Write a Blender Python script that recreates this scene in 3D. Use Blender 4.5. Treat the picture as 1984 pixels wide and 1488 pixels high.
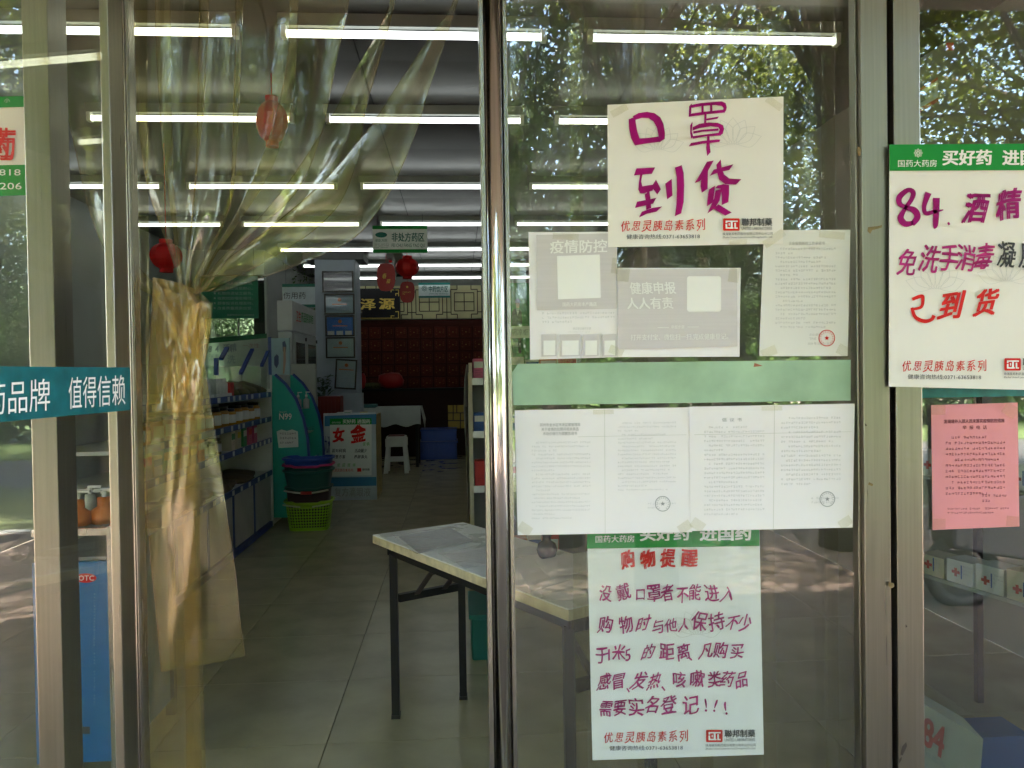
import bpy, bmesh, math, random
import numpy as np
from mathutils import Vector, Matrix
for _o in list(bpy.data.objects): bpy.data.objects.remove(_o)
random.seed(7); rng = np.random.default_rng(7)
scn = bpy.context.scene
COL = scn.collection
R = math.radians

# ------------------------------------------------------------------ camera
CAM = Vector((0.0, -1.9, 1.36)); FPX = 1548.0
_yaw, _pit, _rol = R(3.95), R(0.87), R(0.85)
F = Vector((math.sin(_yaw)*math.cos(_pit), math.cos(_yaw)*math.cos(_pit), -math.sin(_pit)))
_r0 = Vector((math.cos(_yaw), -math.sin(_yaw), 0)); _u0 = _r0.cross(F)
RT = _r0*math.cos(_rol) - _u0*math.sin(_rol)
UP = _u0*math.cos(_rol) + _r0*math.sin(_rol)
cd = bpy.data.cameras.new('camera'); cam = bpy.data.objects.new('camera', cd); COL.objects.link(cam)
m = Matrix((RT, UP, -F)).transposed().to_4x4(); m.translation = CAM
cam.matrix_world = m
cd.sensor_width = 36; cd.lens = 36*FPX/1984; cd.clip_start = .05; cd.clip_end = 2000
scn.camera = cam
scn.render.resolution_x, scn.render.resolution_y = 1024, 768

# ------------------------------------------------------------------ sky, sun, exposure
SUN_EL, SUN_AZ = R(55), R(-25)      # azimuth of the sun measured from +Y (over the shop's roof) towards -X
w = bpy.data.worlds.new('World'); scn.world = w; w.use_nodes = True
nt = w.node_tree; nt.nodes.clear()
sky = nt.nodes.new('ShaderNodeTexSky'); sky.sky_type = 'NISHITA'; sky.sun_disc = False
sky.sun_elevation = SUN_EL; sky.sun_rotation = SUN_AZ; sky.air_density = 0.9; sky.dust_density = 4.6; sky.ozone_density = 0.3
bg = nt.nodes.new('ShaderNodeBackground'); bg.inputs[1].default_value = 0.15
ow = nt.nodes.new('ShaderNodeOutputWorld')
nt.links.new(sky.outputs[0], bg.inputs[0]); nt.links.new(bg.outputs[0], ow.inputs[0])
sd = bpy.data.lights.new('sun', 'SUN'); sd.energy = 4.6; sd.angle = R(0.53); sd.color = (1, .93, .82)
sun = bpy.data.objects.new('sun', sd); COL.objects.link(sun)
_sdir = Vector((math.sin(SUN_AZ)*math.cos(SUN_EL), math.cos(SUN_AZ)*math.cos(SUN_EL), math.sin(SUN_EL)))
sun.rotation_euler = _sdir.to_track_quat('Z', 'Y').to_euler(); sun.location = (0, 0, 20)
scn.view_settings.view_transform = 'Standard'; scn.view_settings.look = 'None'
scn.view_settings.gamma = 1; scn.view_settings.use_curve_mapping = False
scn.view_settings.exposure = 5.05
TUBE = 0.18                            # fluorescent tube radiance
cy = scn.cycles
cy.use_denoising = True; cy.max_bounces = 8; cy.diffuse_bounces = 3; cy.glossy_bounces = 3; cy.use_adaptive_sampling = True; cy.adaptive_threshold = 0.02
cy.transmission_bounces = 6; cy.transparent_max_bounces = 48; cy.caustics_reflective = False; cy.caustics_refractive = False
cy.sample_clamp_indirect = 8

# ------------------------------------------------------------------ helpers
def ray(px, py): return F + RT*((px-992)/FPX) + UP*((744-py)/FPX)
def PY(px, py, Y):
    d = ray(px, py); return CAM + d*((Y-CAM.y)/d.y)
def PD(px, py, z): return PY(px, py, z-1.9)          # z = metres in front of the camera
def PZ(px, py, Z):
    d = ray(px, py); return CAM + d*((Z-CAM.z)/d.z)
def PX(px, py, X):
    d = ray(px, py); return CAM + d*((X-CAM.x)/d.x)
def PPL(px, py, p0, n):
    d = ray(px, py); return CAM + d*((p0-CAM).dot(n)/d.dot(n))
WORG = {}
def tag(o, label=None, cat=None, group=None, kind=None):
    if label: o['label'] = label
    if cat: o['category'] = cat
    if group: o['group'] = group
    if kind: o['kind'] = kind
    return o
def thing(name, label, cat, loc=(0,0,0), group=None):
    o = bpy.data.objects.new(name, None); COL.objects.link(o); o.location = loc; o.empty_display_size = .1
    WORG[o] = Vector(loc); return tag(o, label, cat, group)
class MB:
    def __init__(s): s.v=[]; s.f=[]; s.m=[]
    def add(s, vs, fs, mi=0):
        k=len(s.v); s.v += [tuple(p) for p in vs]; s.f += [tuple(i+k for i in f) for f in fs]; s.m += [mi]*len(fs); return s
    def box(s, x0,x1,y0,y1,z0,z1, mi=0):
        vs=[(x,y,z) for x in (x0,x1) for y in (y0,y1) for z in (z0,z1)]
        return s.add(vs, [(0,1,3,2),(4,6,7,5),(0,4,5,1),(2,3,7,6),(0,2,6,4),(1,5,7,3)], mi)
    def obox(s, c, ax, ay, az, mi=0):      # oriented box, half axes
        c,ax,ay,az=map(Vector,(c,ax,ay,az))
        vs=[c+ax*i+ay*j+az*k for i in (-1,1) for j in (-1,1) for k in (-1,1)]
        return s.add(vs, [(0,1,3,2),(4,6,7,5),(0,4,5,1),(2,3,7,6),(0,2,6,4),(1,5,7,3)], mi)
    def bar(s, a, b, wx, wy, up=(0,0,1), mi=0):
        a,b=Vector(a),Vector(b); d=(b-a); l=d.length; d=d/l; u=Vector(up)
        if abs(d.dot(u))>.95: u=Vector((0,1,0))
        x=d.cross(u).normalized(); y=x.cross(d)
        return s.obox((a+b)/2, d*(l/2), x*wx/2, y*wy/2, mi)
    def tube(s, pts, rad, n=8, cap=True, mi=0):
        pts=[Vector(p) for p in pts]; k=len(pts)
        if not hasattr(rad,'__len__'): rad=[rad]*k
        vs=[]; fs=[]; ref=None
        for i,p in enumerate(pts):
            d=(pts[min(i+1,k-1)]-pts[max(i-1,0)]).normalized()
            if ref is None: ref=Vector((1,0,0)) if abs(d.x)<.9 else Vector((0,1,0))
            x=(ref-d*ref.dot(d)).normalized(); y=d.cross(x); ref=x
            vs+=[p+(x*math.cos(2*math.pi*j/n)+y*math.sin(2*math.pi*j/n))*rad[i] for j in range(n)]
        for i in range(k-1):
            for j in range(n): fs.append((i*n+j, i*n+(j+1)%n, (i+1)*n+(j+1)%n, (i+1)*n+j))
        if cap: fs += [tuple(reversed(range(n))), tuple((k-1)*n+j for j in range(n))]
        return s.add(vs, fs, mi)
    def lathe(s, c, prof, n=14, mi=0):      # prof: (r, z) from bottom to top
        c=Vector(c); vs=[]; fs=[]
        for r,z in prof: vs+=[c+Vector((r*math.cos(2*math.pi*j/n), r*math.sin(2*math.pi*j/n), z)) for j in range(n)]
        for i in range(len(prof)-1):
            for j in range(n): fs.append((i*n+j, i*n+(j+1)%n, (i+1)*n+(j+1)%n, (i+1)*n+j))
        fs += [tuple(reversed(range(n))), tuple((len(prof)-1)*n+j for j in range(n))]
        return s.add(vs, fs, mi)
    def prism(s, poly, off, mi=0):          # polygon of points extruded by vector off
        p=[Vector(q) for q in poly]; off=Vector(off); n=len(p)
        return s.add(p+[q+off for q in p], [tuple(range(n)), tuple(reversed(range(n,2*n)))]+[(i,i+n,(i+1)%n+n,(i+1)%n) for i in range(n)], mi)
    def flat(s, poly, mi=0): return s.add(poly, [tuple(range(len(poly)))], mi)
def obj(name, mb, mat, parent=None, smooth=False, label=None, bev=0):
    v=np.array(mb.v, float)
    if parent is None:
        og=Vector(((v[:,0].min()+v[:,0].max())/2, (v[:,1].min()+v[:,1].max())/2, v[:,2].min())); loc=og
    else:
        og=Vector((v.mean(0))); loc=og-WORG[parent]
    v=v-np.array(og)
    me=bpy.data.meshes.new(name); me.from_pydata(v.tolist(), [], mb.f)
    for mt in (mat if isinstance(mat,(list,tuple)) else [mat]): me.materials.append(mt)
    if any(mb.m): me.polygons.foreach_set('material_index', mb.m)
    if smooth: me.polygons.foreach_set('use_smooth', [True]*len(me.polygons))
    me.update()
    o=bpy.data.objects.new(name, me); COL.objects.link(o); o.location=loc; o.parent=parent; WORG[o]=og
    if label: o['label']=label
    if bev:
        md=o.modifiers.new('bevel','BEVEL'); md.width=bev; md.segments=2; md.limit_method='ANGLE'; md.angle_limit=R(40)
    return o
def share(src, name, wloc, parent=None, rotz=0, rot=None):     # another object with the same mesh, centred at a world point
    o=bpy.data.objects.new(name, src.data); COL.objects.link(o); og=Vector(wloc); WORG[o]=og
    o.parent=parent; o.location = og-WORG[parent] if parent is not None else og
    o.rotation_euler = rot if rot else (0,0,rotz)
    for md in src.modifiers:
        q=o.modifiers.new(md.name, md.type)
        if md.type=='BEVEL': q.width=md.width; q.segments=md.segments; q.limit_method=md.limit_method; q.angle_limit=md.angle_limit
    return o
def copy_tree(o, parent=None):
    c=o.copy(); COL.objects.link(c); c.parent=parent; WORG[c]=WORG[o].copy()
    for ch in list(o.children): copy_tree(ch, c)
    return c
def single(name, mb, mat, label, cat, group=None, smooth=False, bev=0): return tag(obj(name, mb, mat, None, smooth, None, bev), label, cat, group)
def struct(name, mb, mat, smooth=False): return tag(obj(name, mb, mat, None, smooth), kind='structure')
def rectpx(x0,y0,x1,y1,z):
    xm,ym=(x0+x1)/2,(y0+y1)/2
    return PD(x0,ym,z).x, PD(x1,ym,z).x, PD(xm,y1,z).z, PD(xm,y0,z).z
def boxpx(mb, x0,y0,x1,y1,z,dep, mi=0):
    a,b,c,d=rectpx(x0,y0,x1,y1,z); mb.box(a,b,z-1.9,z-1.9+dep,c,d,mi); return a,b,c,d

# ------------------------------------------------------------------ materials
MATS={}
def nodes(name):
    mt=bpy.data.materials.new(name); mt.use_nodes=True; t=mt.node_tree; t.nodes.clear(); MATS[name]=mt
    out=t.nodes.new('ShaderNodeOutputMaterial'); return mt,t,out
def N(t, typ, **kw):
    n=t.nodes.new(typ)
    for k,v in kw.items():
        if k.startswith('i_'):
            key=k[2:]; key=int(key) if key.isdigit() else key.replace('_',' '); n.inputs[key].default_value=v
        else: setattr(n,k,v)
    return n
def mat(name, col, rough=.5, metal=0, var=.12, scale=6, bump=0, bscale=60, stretch=None, spec=.5, trans=0, rnd=0, coord='Object'):
    if name in MATS: return MATS[name]
    mt,t,out=nodes(name); L=t.links.new
    b=N(t,'ShaderNodeBsdfPrincipled'); b.inputs['Roughness'].default_value=rough; b.inputs['Metallic'].default_value=metal
    b.inputs['Specular IOR Level'].default_value=spec
    tc=N(t,'ShaderNodeTexCoord'); vec=tc.outputs[coord]
    if stretch:
        mp=N(t,'ShaderNodeMapping'); mp.inputs['Scale'].default_value=stretch; L(vec,mp.inputs[0]); vec=mp.outputs[0]
    nz=N(t,'ShaderNodeTexNoise', i_Scale=scale, i_Detail=5.0); L(vec,nz.inputs['Vector'])
    hs=N(t,'ShaderNodeMixRGB', blend_type='MULTIPLY'); hs.inputs[0].default_value=1
    hs.inputs[1].default_value=(*col,1)
    rp=N(t,'ShaderNodeMapRange'); rp.inputs[1].default_value=.3; rp.inputs[2].default_value=.7; rp.inputs[3].default_value=1-var; rp.inputs[4].default_value=1+var*.6
    L(nz.outputs[0],rp.inputs[0]); val=rp.outputs[0]
    if rnd:
        oi=N(t,'ShaderNodeObjectInfo'); r2=N(t,'ShaderNodeMapRange'); r2.inputs[3].default_value=1-rnd; r2.inputs[4].default_value=1+rnd
        L(oi.outputs['Random'],r2.inputs[0]); mm=N(t,'ShaderNodeMath',operation='MULTIPLY'); L(val,mm.inputs[0]); L(r2.outputs[0],mm.inputs[1]); val=mm.outputs[0]
    L(val,hs.inputs[2]); L(hs.outputs[0],b.inputs['Base Color'])
    r3=N(t,'ShaderNodeMapRange'); r3.inputs[3].default_value=max(.02,rough*.8); r3.inputs[4].default_value=min(1,rough*1.2); L(nz.outputs[0],r3.inputs[0]); L(r3.outputs[0],b.inputs['Roughness'])
    if bump:
        n2=N(t,'ShaderNodeTexNoise', i_Scale=bscale, i_Detail=3.0); L(vec,n2.inputs['Vector'])
        bp=N(t,'ShaderNodeBump'); bp.inputs['Strength'].default_value=bump; bp.inputs['Distance'].default_value=.01; L(n2.outputs[0],bp.inputs['Height']); L(bp.outputs[0],b.inputs['Normal'])
    sh=b.outputs[0]
    if trans:
        tr=N(t,'ShaderNodeBsdfTranslucent'); L(hs.outputs[0],tr.inputs[0]); mx=N(t,'ShaderNodeMixShader'); mx.inputs[0].default_value=trans
        L(sh,mx.inputs[1]); L(tr.outputs[0],mx.inputs[2]); sh=mx.outputs[0]
    L(sh,out.inputs[0]); return mt
def clear(name, tint, f0=.045, rough=0.0, haze=.0, hcol=(.8,.8,.75), streak=0, bump=0, bscale=20, hz_scale=(1,1,.12), power=5.0):
    """see-through sheet: tinted transparency, Schlick reflection (same from both sides), a little dust or haze"""
    mt,t,out=nodes(name); L=t.links.new
    tr=N(t,'ShaderNodeBsdfTransparent'); tr.inputs[0].default_value=(*tint,1)
    gl=N(t,'ShaderNodeBsdfGlossy'); gl.inputs['Roughness'].default_value=rough; gl.inputs[0].default_value=(1,1,1,1)
    lw=N(t,'ShaderNodeLayerWeight'); lw.inputs[0].default_value=.5
    pw=N(t,'ShaderNodeMath',operation='POWER'); pw.inputs[1].default_value=power; L(lw.outputs['Facing'],pw.inputs[0])
    ma=N(t,'ShaderNodeMath',operation='MULTIPLY_ADD'); ma.inputs[1].default_value=1-f0; ma.inputs[2].default_value=f0; L(pw.outputs[0],ma.inputs[0])
    tc=N(t,'ShaderNodeTexCoord'); base=tr.outputs[0]
    if haze:
        df=N(t,'ShaderNodeBsdfDiffuse'); df.inputs[0].default_value=(*hcol,1); tl=N(t,'ShaderNodeBsdfTranslucent'); tl.inputs[0].default_value=(*hcol,1)
        ad=N(t,'ShaderNodeMixShader'); ad.inputs[0].default_value=.5; L(df.outputs[0],ad.inputs[1]); L(tl.outputs[0],ad.inputs[2])
        mp=N(t,'ShaderNodeMapping'); mp.inputs['Scale'].default_value=hz_scale; L(tc.outputs['Object'],mp.inputs[0])
        nz=N(t,'ShaderNodeTexNoise', i_Scale=9.0, i_Detail=6.0); L(mp.outputs[0],nz.inputs['Vector'])
        rp=N(t,'ShaderNodeMapRange'); rp.inputs[1].default_value=.38; rp.inputs[2].default_value=.75; rp.inputs[3].default_value=haze*(1-streak); rp.inputs[4].default_value=haze*(1+2.5*streak); L(nz.outputs[0],rp.inputs[0])
        mh=N(t,'ShaderNodeMixShader'); L(rp.outputs[0],mh.inputs[0]); L(base,mh.inputs[1]); L(ad.outputs[0],mh.inputs[2]); base=mh.outputs[0]
    if bump:
        n2=N(t,'ShaderNodeTexNoise', i_Scale=bscale, i_Detail=3.0); L(tc.outputs['Object'],n2.inputs['Vector'])
        bp=N(t,'ShaderNodeBump'); bp.inputs['Strength'].default_value=bump; bp.inputs['Distance'].default_value=.01; L(n2.outputs[0],bp.inputs['Height']); L(bp.outputs[0],gl.inputs['Normal'])
    mx=N(t,'ShaderNodeMixShader'); L(ma.outputs[0],mx.inputs[0]); L(base,mx.inputs[1]); L(gl.outputs[0],mx.inputs[2]); L(mx.outputs[0],out.inputs[0])
    return mt
def emit(name,col,s):
    mt,t,out=nodes(name); e=N(t,'ShaderNodeEmission'); e.inputs[0].default_value=(*col,1); e.inputs[1].default_value=s; t.links.new(e.outputs[0],out.inputs[0]); return mt
alu=mat('champagne_aluminium',(.285,.262,.215),.30,.95,.10,5,.06,40,stretch=(30,30,.6))
alu2=mat('pale_aluminium',(.37,.35,.31),.26,.95,.08,5,.05,40,stretch=(30,30,.6))
chrome=mat('worn_chrome',(.76,.73,.68),.10,1,.10,4,.05,30,stretch=(40,40,.4))
rubber=mat('black_rubber',(.012,.011,.01),.6)
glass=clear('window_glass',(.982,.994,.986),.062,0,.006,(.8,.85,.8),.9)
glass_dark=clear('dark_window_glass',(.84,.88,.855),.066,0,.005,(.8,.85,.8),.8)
pvc_plain=clear('clear_vinyl',(.955,.945,.87),.035,.05,.010,(.8,.8,.65),.45,.015,9,(1,1,.25))
pvc_band=clear('amber_vinyl_edge',(.74,.63,.38),.05,.1,.10,(.8,.6,.3),.3)
pvc=clear('yellowed_vinyl',(.955,.935,.80),.045,.035,.028,(.87,.83,.64),.4,.015,9,(1,1,.25))
pvc_old=clear('amber_vinyl',(.945,.885,.69),.032,.10,.075,(.95,.78,.46),.5,.13,11,(1,1,.35))
pvc_edge=mat('vinyl_cut_edge',(.30,.19,.06),.3,trans=.4)
paper=mat('white_paper',(.88,.845,.865),.75,0,.03,4,.16,7)
paper_warm=mat('cream_paper',(.82,.79,.74),.7,0,.04,4,.14,6)
paper_cool=mat('poster_paper',(.78,.80,.77),.6,0,.03,4,.04,8)
paper_pink=mat('pink_paper',(.80,.30,.33),.75,0,.04,5,.04,9)
ink_green=mat('green_print',(.012,.27,.045),.5,0,.06,spec=.15)
ink_white=mat('white_print',(.88,.87,.85),.6,0,.03)
ink_grey=mat('faint_grey_print',(.60,.59,.60),.8,0,.05)
ink_greyblock=mat('grey_print_block',(.64,.60,.61),.8,0,.05,3,stretch=(1,1,60))
ink_dark=mat('black_print',(.05,.05,.055),.6,spec=.15)
ink_mid=mat('mid_grey_print',(.33,.33,.34),.8)
ink_purple=mat('purple_marker',(.33,.001,.15),.45,0,.35,22,stretch=(1,1,.3),spec=.15)
ink_magenta=mat('magenta_marker',(.42,.022,.17),.5,0,.35,20,spec=.15)
ink_red=mat('red_print',(.66,.018,.016),.5,0,.12,20,spec=.15)
tape=clear('old_sticky_tape',(.99,.985,.955),.015,.25,.035,(.82,.78,.62),.3)
white_plastic=mat('white_plastic',(.72,.73,.72),.4)
white_metal=mat('white_enamel',(.70,.72,.73),.35)
dark_metal=mat('black_steel',(.014,.013,.012),.5,0,.3,spec=.2)
blue_plastic=mat('blue_plastic',(.012,.05,.28),.4)
green_sign=mat('green_sign',(.004,.18,.075),.4)
gold=mat('gold_paint',(.85,.62,.10),.4)
brown_wood=mat('dark_red_wood',(.06,.012,.009),.5,0,.3,7,stretch=(1,1,6),spec=.1)
ink_soft=mat('soft_grey_print',(.50,.49,.48),.8)
# ================================================================== the setting outside
def flatmat_brick(name, c1, c2, mortar, scale, rough=.85, w=.5, h=.25):
    mt,t,out=nodes(name); L=t.links.new
    tc=N(t,'ShaderNodeTexCoord'); br=N(t,'ShaderNodeTexBrick', i_Scale=scale); br.inputs['Color1'].default_value=(*c1,1); br.inputs['Color2'].default_value=(*c2,1); br.inputs['Mortar'].default_value=(*mortar,1)
    br.inputs['Brick Width'].default_value=w; br.inputs['Row Height'].default_value=h; br.inputs['Mortar Size'].default_value=.012
    L(tc.outputs['Object'],br.inputs['Vector']); nz=N(t,'ShaderNodeTexNoise', i_Scale=1.3, i_Detail=6.0); L(tc.outputs['Object'],nz.inputs['Vector'])
    mx=N(t,'ShaderNodeMixRGB', blend_type='MULTIPLY'); mx.inputs[0].default_value=.6; L(br.outputs[0],mx.inputs[1]); L(nz.outputs[0],mx.inputs[2])
    b=N(t,'ShaderNodeBsdfPrincipled'); b.inputs['Roughness'].default_value=rough; L(mx.outputs[0],b.inputs['Base Color']); L(b.outputs[0],out.inputs[0]); return mt
GZ=-.15
struct('ground', MB().box(-300,300,-300,300,GZ-.5,GZ-.012), mat('dry_earth',(.16,.13,.09),.95,0,.3,.4))
struct('pavement', MB().box(-60,60,-6.2,.0,GZ-.3,GZ), flatmat_brick('red_pavers',(.15,.10,.075),(.13,.095,.078),(.08,.068,.055),5.0))
struct('near_verge', MB().box(-80,80,-9.6,-6.35,GZ-.3,GZ-.004), mat('worn_grass',(.08,.095,.035),.95,0,.4,3))
struct('road', MB().box(-80,80,-13.5,-9.6,GZ-.3,GZ-.008), mat('asphalt',(.07,.07,.07),.9,0,.3,2))
struct('kerb', MB().box(-80,80,-6.35,-6.2,GZ-.3,GZ+.012), mat('kerb_stone',(.38,.37,.34),.85,0,.2,3))
struct('far_verge', MB().box(-80,80,-30,-13.5,GZ-.3,GZ+.03), mat('verge_grass',(.07,.11,.03),.95,0,.4,3))

bark=mat('tree_bark',(.055,.042,.03),.95,0,.4,9,.6,20,stretch=(1,1,.25))
leafm=mat('sunlit_leaf',(.20,.24,.03),.5,0,.35,3,trans=.55,rnd=.12)
leafm2=mat('deep_leaf',(.07,.13,.03),.5,0,.35,3,trans=.4,rnd=.12)
def crown_mesh(seed, n, rx, rz, cz, leaf=.042, clumps=60, cyo=0):
    r=np.random.default_rng(seed)
    d=r.normal(size=(clumps,3)); d/=np.linalg.norm(d,axis=1)[:,None]
    cc=d*(r.random((clumps,1))**.45)*np.array([rx,rx,rz])+np.array([0,cyo,cz])
    k=r.integers(0,clumps,n); sp=r.random(clumps)*.35+.28
    p=cc[k]+r.normal(size=(n,3))*sp[k][:,None]*np.array([1,1,.6])
    a=r.normal(size=(n,3)); a/=np.linalg.norm(a,axis=1)[:,None]; b=np.cross(a,r.normal(size=(n,3))); b/=np.linalg.norm(b,axis=1)[:,None]
    s=(leaf*(.6+.8*r.random(n)))[:,None]; nn=np.cross(a,b)
    q=np.stack([p-a*s, p+b*s*.45+nn*s*.12, p+a*s, p-b*s*.45+nn*s*.12],1).reshape(-1,3)
    me=bpy.data.meshes.new('crown'); me.vertices.add(4*n); me.vertices.foreach_set('co',q.ravel().astype(np.float32))
    me.loops.add(4*n); me.loops.foreach_set('vertex_index',np.arange(4*n,dtype=np.int32))
    me.polygons.add(n); me.polygons.foreach_set('loop_start',np.arange(0,4*n,4,dtype=np.int32)); me.update(calc_edges=True)
    return me, cc
def limbs(mb, seed, h, cc, r0):
    rr=random.Random(seed); lean=(rr.uniform(-.5,.5), rr.uniform(-.3,.3))
    tp=[Vector((lean[0]*t*t, lean[1]*t*t, h*t)) for t in (0,.15,.35,.6,.8,1)]
    mb.tube(tp,[r0*1.35,r0*1.05,r0*.95,r0*.8,r0*.7,r0*.5],9)
    for i,c in enumerate(cc):
        c=Vector(c); t=rr.uniform(.5,1); s=Vector((lean[0]*t*t,lean[1]*t*t,h*t)); mid=s.lerp(c,.5)+Vector((rr.uniform(-.3,.3),rr.uniform(-.3,.3),rr.uniform(-.1,.4)))
        big=i%7==0; a=r0*(.42 if big else .16)
        mb.tube([s, s.lerp(mid,.5)+Vector((0,0,.1)), mid, mid.lerp(c,.6), c],[a,a*.8,a*.6,a*.4,a*.15],5,False)
protos=[]
for sd_,n_,rx,rz,cz,h,r0 in ((1,28000,3.1,2.0,5.0,4.2,.17),(2,23000,2.6,1.7,4.3,3.6,.14),(3,26000,3.4,2.3,6.4,5.4,.20),(4,30000,3.1,1.5,6.1,5.0,.11)):
    cm,cc=crown_mesh(sd_,n_,rx,rz,cz,cyo=1.6 if sd_==4 else 0); mb=MB(); limbs(mb,sd_,h,cc,r0); protos.append((cm,mb))  # last crown is shifted towards the shop to shade the pavement
TREES=[(-4.6,-5.2,0,.4,'slim street tree left of the doorway across the pavement'),(.9,-5.0,1,2.0,'leaning street tree mirrored beside the mask poster'),(3.3,-4.6,2,1.1,'tall street tree mirrored right of the mask poster'),
 (6.2,-5.3,0,3.3,'street tree mirrored in the right hand side window'),(9.6,-4.9,1,4.0,'street tree far right along the pavement'),(-9,-5.2,2,.2,'street tree far left along the pavement'),
 (-2.4,-4.9,1,5.1,'small street tree left behind the photographer'),(-1,-15,2,.9,'broad tree across the road left of centre'),
 (12,-15.6,0,1.3,'dense tree across the road far right'),(-6,-15.4,0,4.4,'dense tree across the road far left'),(16.5,-14.8,1,2.4,'small tree across the road at the right end'),
 (-4.2,11.9,1,3.7,'low crowned tree in the added yard beyond the mirror stand-in window'),(-8.2,15.8,0,.7,'leafy tree deep in the added yard behind the white wall')]
TREES += [(1.35,-3.5,3,.1,'young tree whose trunk is mirrored behind the mask poster'),(-3.6,-3.1,3,.3,'young tree added for shade left of the entrance near the kerb side'),(6.4,-3.3,3,-.2,'young tree added for shade at the right end of the shop front'),(-13,-15,2,1.9,'broad tree across the road at the left end'),(-14,-5.4,0,3.0,'street tree at the left end of the pavement'),(-9.4,-8.6,0,2.2,'dense tree left beyond the pavement trees'),(-13.5,-8.8,2,1.2,'broad tree far left beyond the pavement trees'),(-6.3,-8.3,1,1.0,'low crowned tree on the verge left of the entrance'),(-10.4,-16.2,1,2.9,'low crowned tree across the road on the left'),(-8.2,-14.4,1,.8,'low crowned tree just across the road on the left'),(3.0,-7.9,1,.3,'low crowned tree on the verge mirrored between the notices'),(6.9,-8.1,1,1.9,'low crowned tree on the verge mirrored in the right window'),(1.2,-8.6,1,4.9,'low crowned tree on the verge behind the young tree'),(5.4,-14.3,1,3.6,'low crowned tree just across the road right of centre'),(-1.3,-3.2,3,-.3,'young tree added to shade the pavement, overhanging the doorway'),(4.3,-3.2,3,.2,'young tree added to shade the pavement, overhanging the right window'),(3.9,-8.9,0,1.1,'dense tree on the verge behind the mirrored pavement trees'),(-7.4,-6.9,2,2.0,'broad tree added to shade the verge left of the entrance'),(-10.2,-9.3,2,.4,'broad tree added to shade the road side far left'),(-19,-15.6,0,.3,'dense tree across the road beyond the left end')]  # trees labelled for shade are added to darken pavement and verge
tm=[None]*4
for i,(x,y,k,rz,lb) in enumerate(TREES):
    t_=thing('street_tree' if y<0 else 'yard_tree',lb,'tree',(x,y,GZ),'trees around the shop')
    cm,mb=protos[k]
    if tm[k] is None:
        me=bpy.data.meshes.new('trunk'); me.from_pydata(mb.v,[],mb.f); me.materials.append(bark); me.polygons.foreach_set('use_smooth',[True]*len(me.polygons)); tm[k]=me; cm.materials.append((leafm,leafm2,leafm,leafm)[k])
    for nm,me in (('trunk',tm[k]),('crown',cm)):
        o=bpy.data.objects.new(nm,me); COL.objects.link(o); o.parent=t_; o.location=(0,0,0)
    t_.rotation_euler=(0,0,rz); s=random.uniform(.92,1.1)*(.72 if 'low crowned' in lb else 1); t_.scale=(s,s,s)
# hedge across the road and white boundary wall, low
NH=95000
hm,_=crown_mesh(11,NH,1,1,0,.13,2); q=np.zeros(NH*12,np.float32); hm.vertices.foreach_get('co',q); q=q.reshape(-1,4,3); c0=q.mean(1,keepdims=True)
tgt=np.stack([rng.uniform(-32,36,NH), rng.uniform(-18.4,-17.2,NH), rng.random(NH)**.9*3.3+GZ],1)[:,None,:]
q=(q-c0)+tgt; hm.vertices.foreach_set('co',q.ravel()); hm.materials.append(leafm2); hm.update()
h_=bpy.data.objects.new('hedge',hm); COL.objects.link(h_); tag(h_,'clipped green hedge across the road','hedge',kind='stuff')
single('boundary_wall', MB().box(-14,-4.2,15.0,15.2,GZ,2.1).box(-14.1,-4.1,14.95,15.25,2.1,2.2), mat('white_render',(.75,.74,.68),.9,0,.12,2), 'white rendered wall of the added yard beyond the mirror stand-in window','wall')
# ================================================================== the shop shell (inside floor = 0)
XL,XR=-3.6,2.6; YB=12.5; YW=9.15; XN=-2.58; CZ=3.06
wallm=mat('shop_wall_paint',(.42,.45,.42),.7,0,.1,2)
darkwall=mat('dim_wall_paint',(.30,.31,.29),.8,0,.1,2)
fl=struct('floor', MB().box(XL,XR,-.02,YB,-.16,-.006), mat('tile_grout',(.10,.095,.08),.9))
tilem=mat('floor_tile',(.35,.315,.20),.20,0,.18,4,rnd=.045)
tp=None; TS=.62
x=-.5-TS*5
while x<XR:
    y=2.965-1.9-TS*2
    while y<YB:
        x0,x1,y0,y1=max(x,XL)+.0015,min(x+TS,XR)-.0015,max(y,-.02)+.0015,min(y+TS,YB)-.0015
        if x1-x0>.05 and y1-y0>.05:
            if x1-x0>TS-.01 and y1-y0>TS-.01:
                if tp is None: tp=obj('tile', MB().box(x0,x1,y0,y1,-.006,0), tilem, fl)
                else: share(tp,'tile',((x0+x1)/2,(y0+y1)/2,-.003),fl)
            else: obj('tile', MB().box(x0,x1,y0,y1,-.006,0), tilem, fl)
        y+=TS
    x+=TS
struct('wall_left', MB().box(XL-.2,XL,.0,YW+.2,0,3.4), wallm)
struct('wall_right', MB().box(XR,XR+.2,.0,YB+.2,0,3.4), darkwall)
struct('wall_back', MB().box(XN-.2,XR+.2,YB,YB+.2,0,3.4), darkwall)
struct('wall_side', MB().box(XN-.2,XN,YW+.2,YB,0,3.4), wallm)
wy0,wy1=PD(450,735,11.05).z,PD(450,520,11.05).z
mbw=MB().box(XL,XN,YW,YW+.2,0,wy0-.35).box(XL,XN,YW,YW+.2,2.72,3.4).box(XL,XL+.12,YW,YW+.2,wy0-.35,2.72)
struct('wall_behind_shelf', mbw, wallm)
struct('roof', MB().box(XL-.3,XR+.3,-.05,YW+.2,3.4,3.6).box(XN-.3,XR+.3,YW+.2,YB+.3,3.4,3.6), darkwall)
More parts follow.
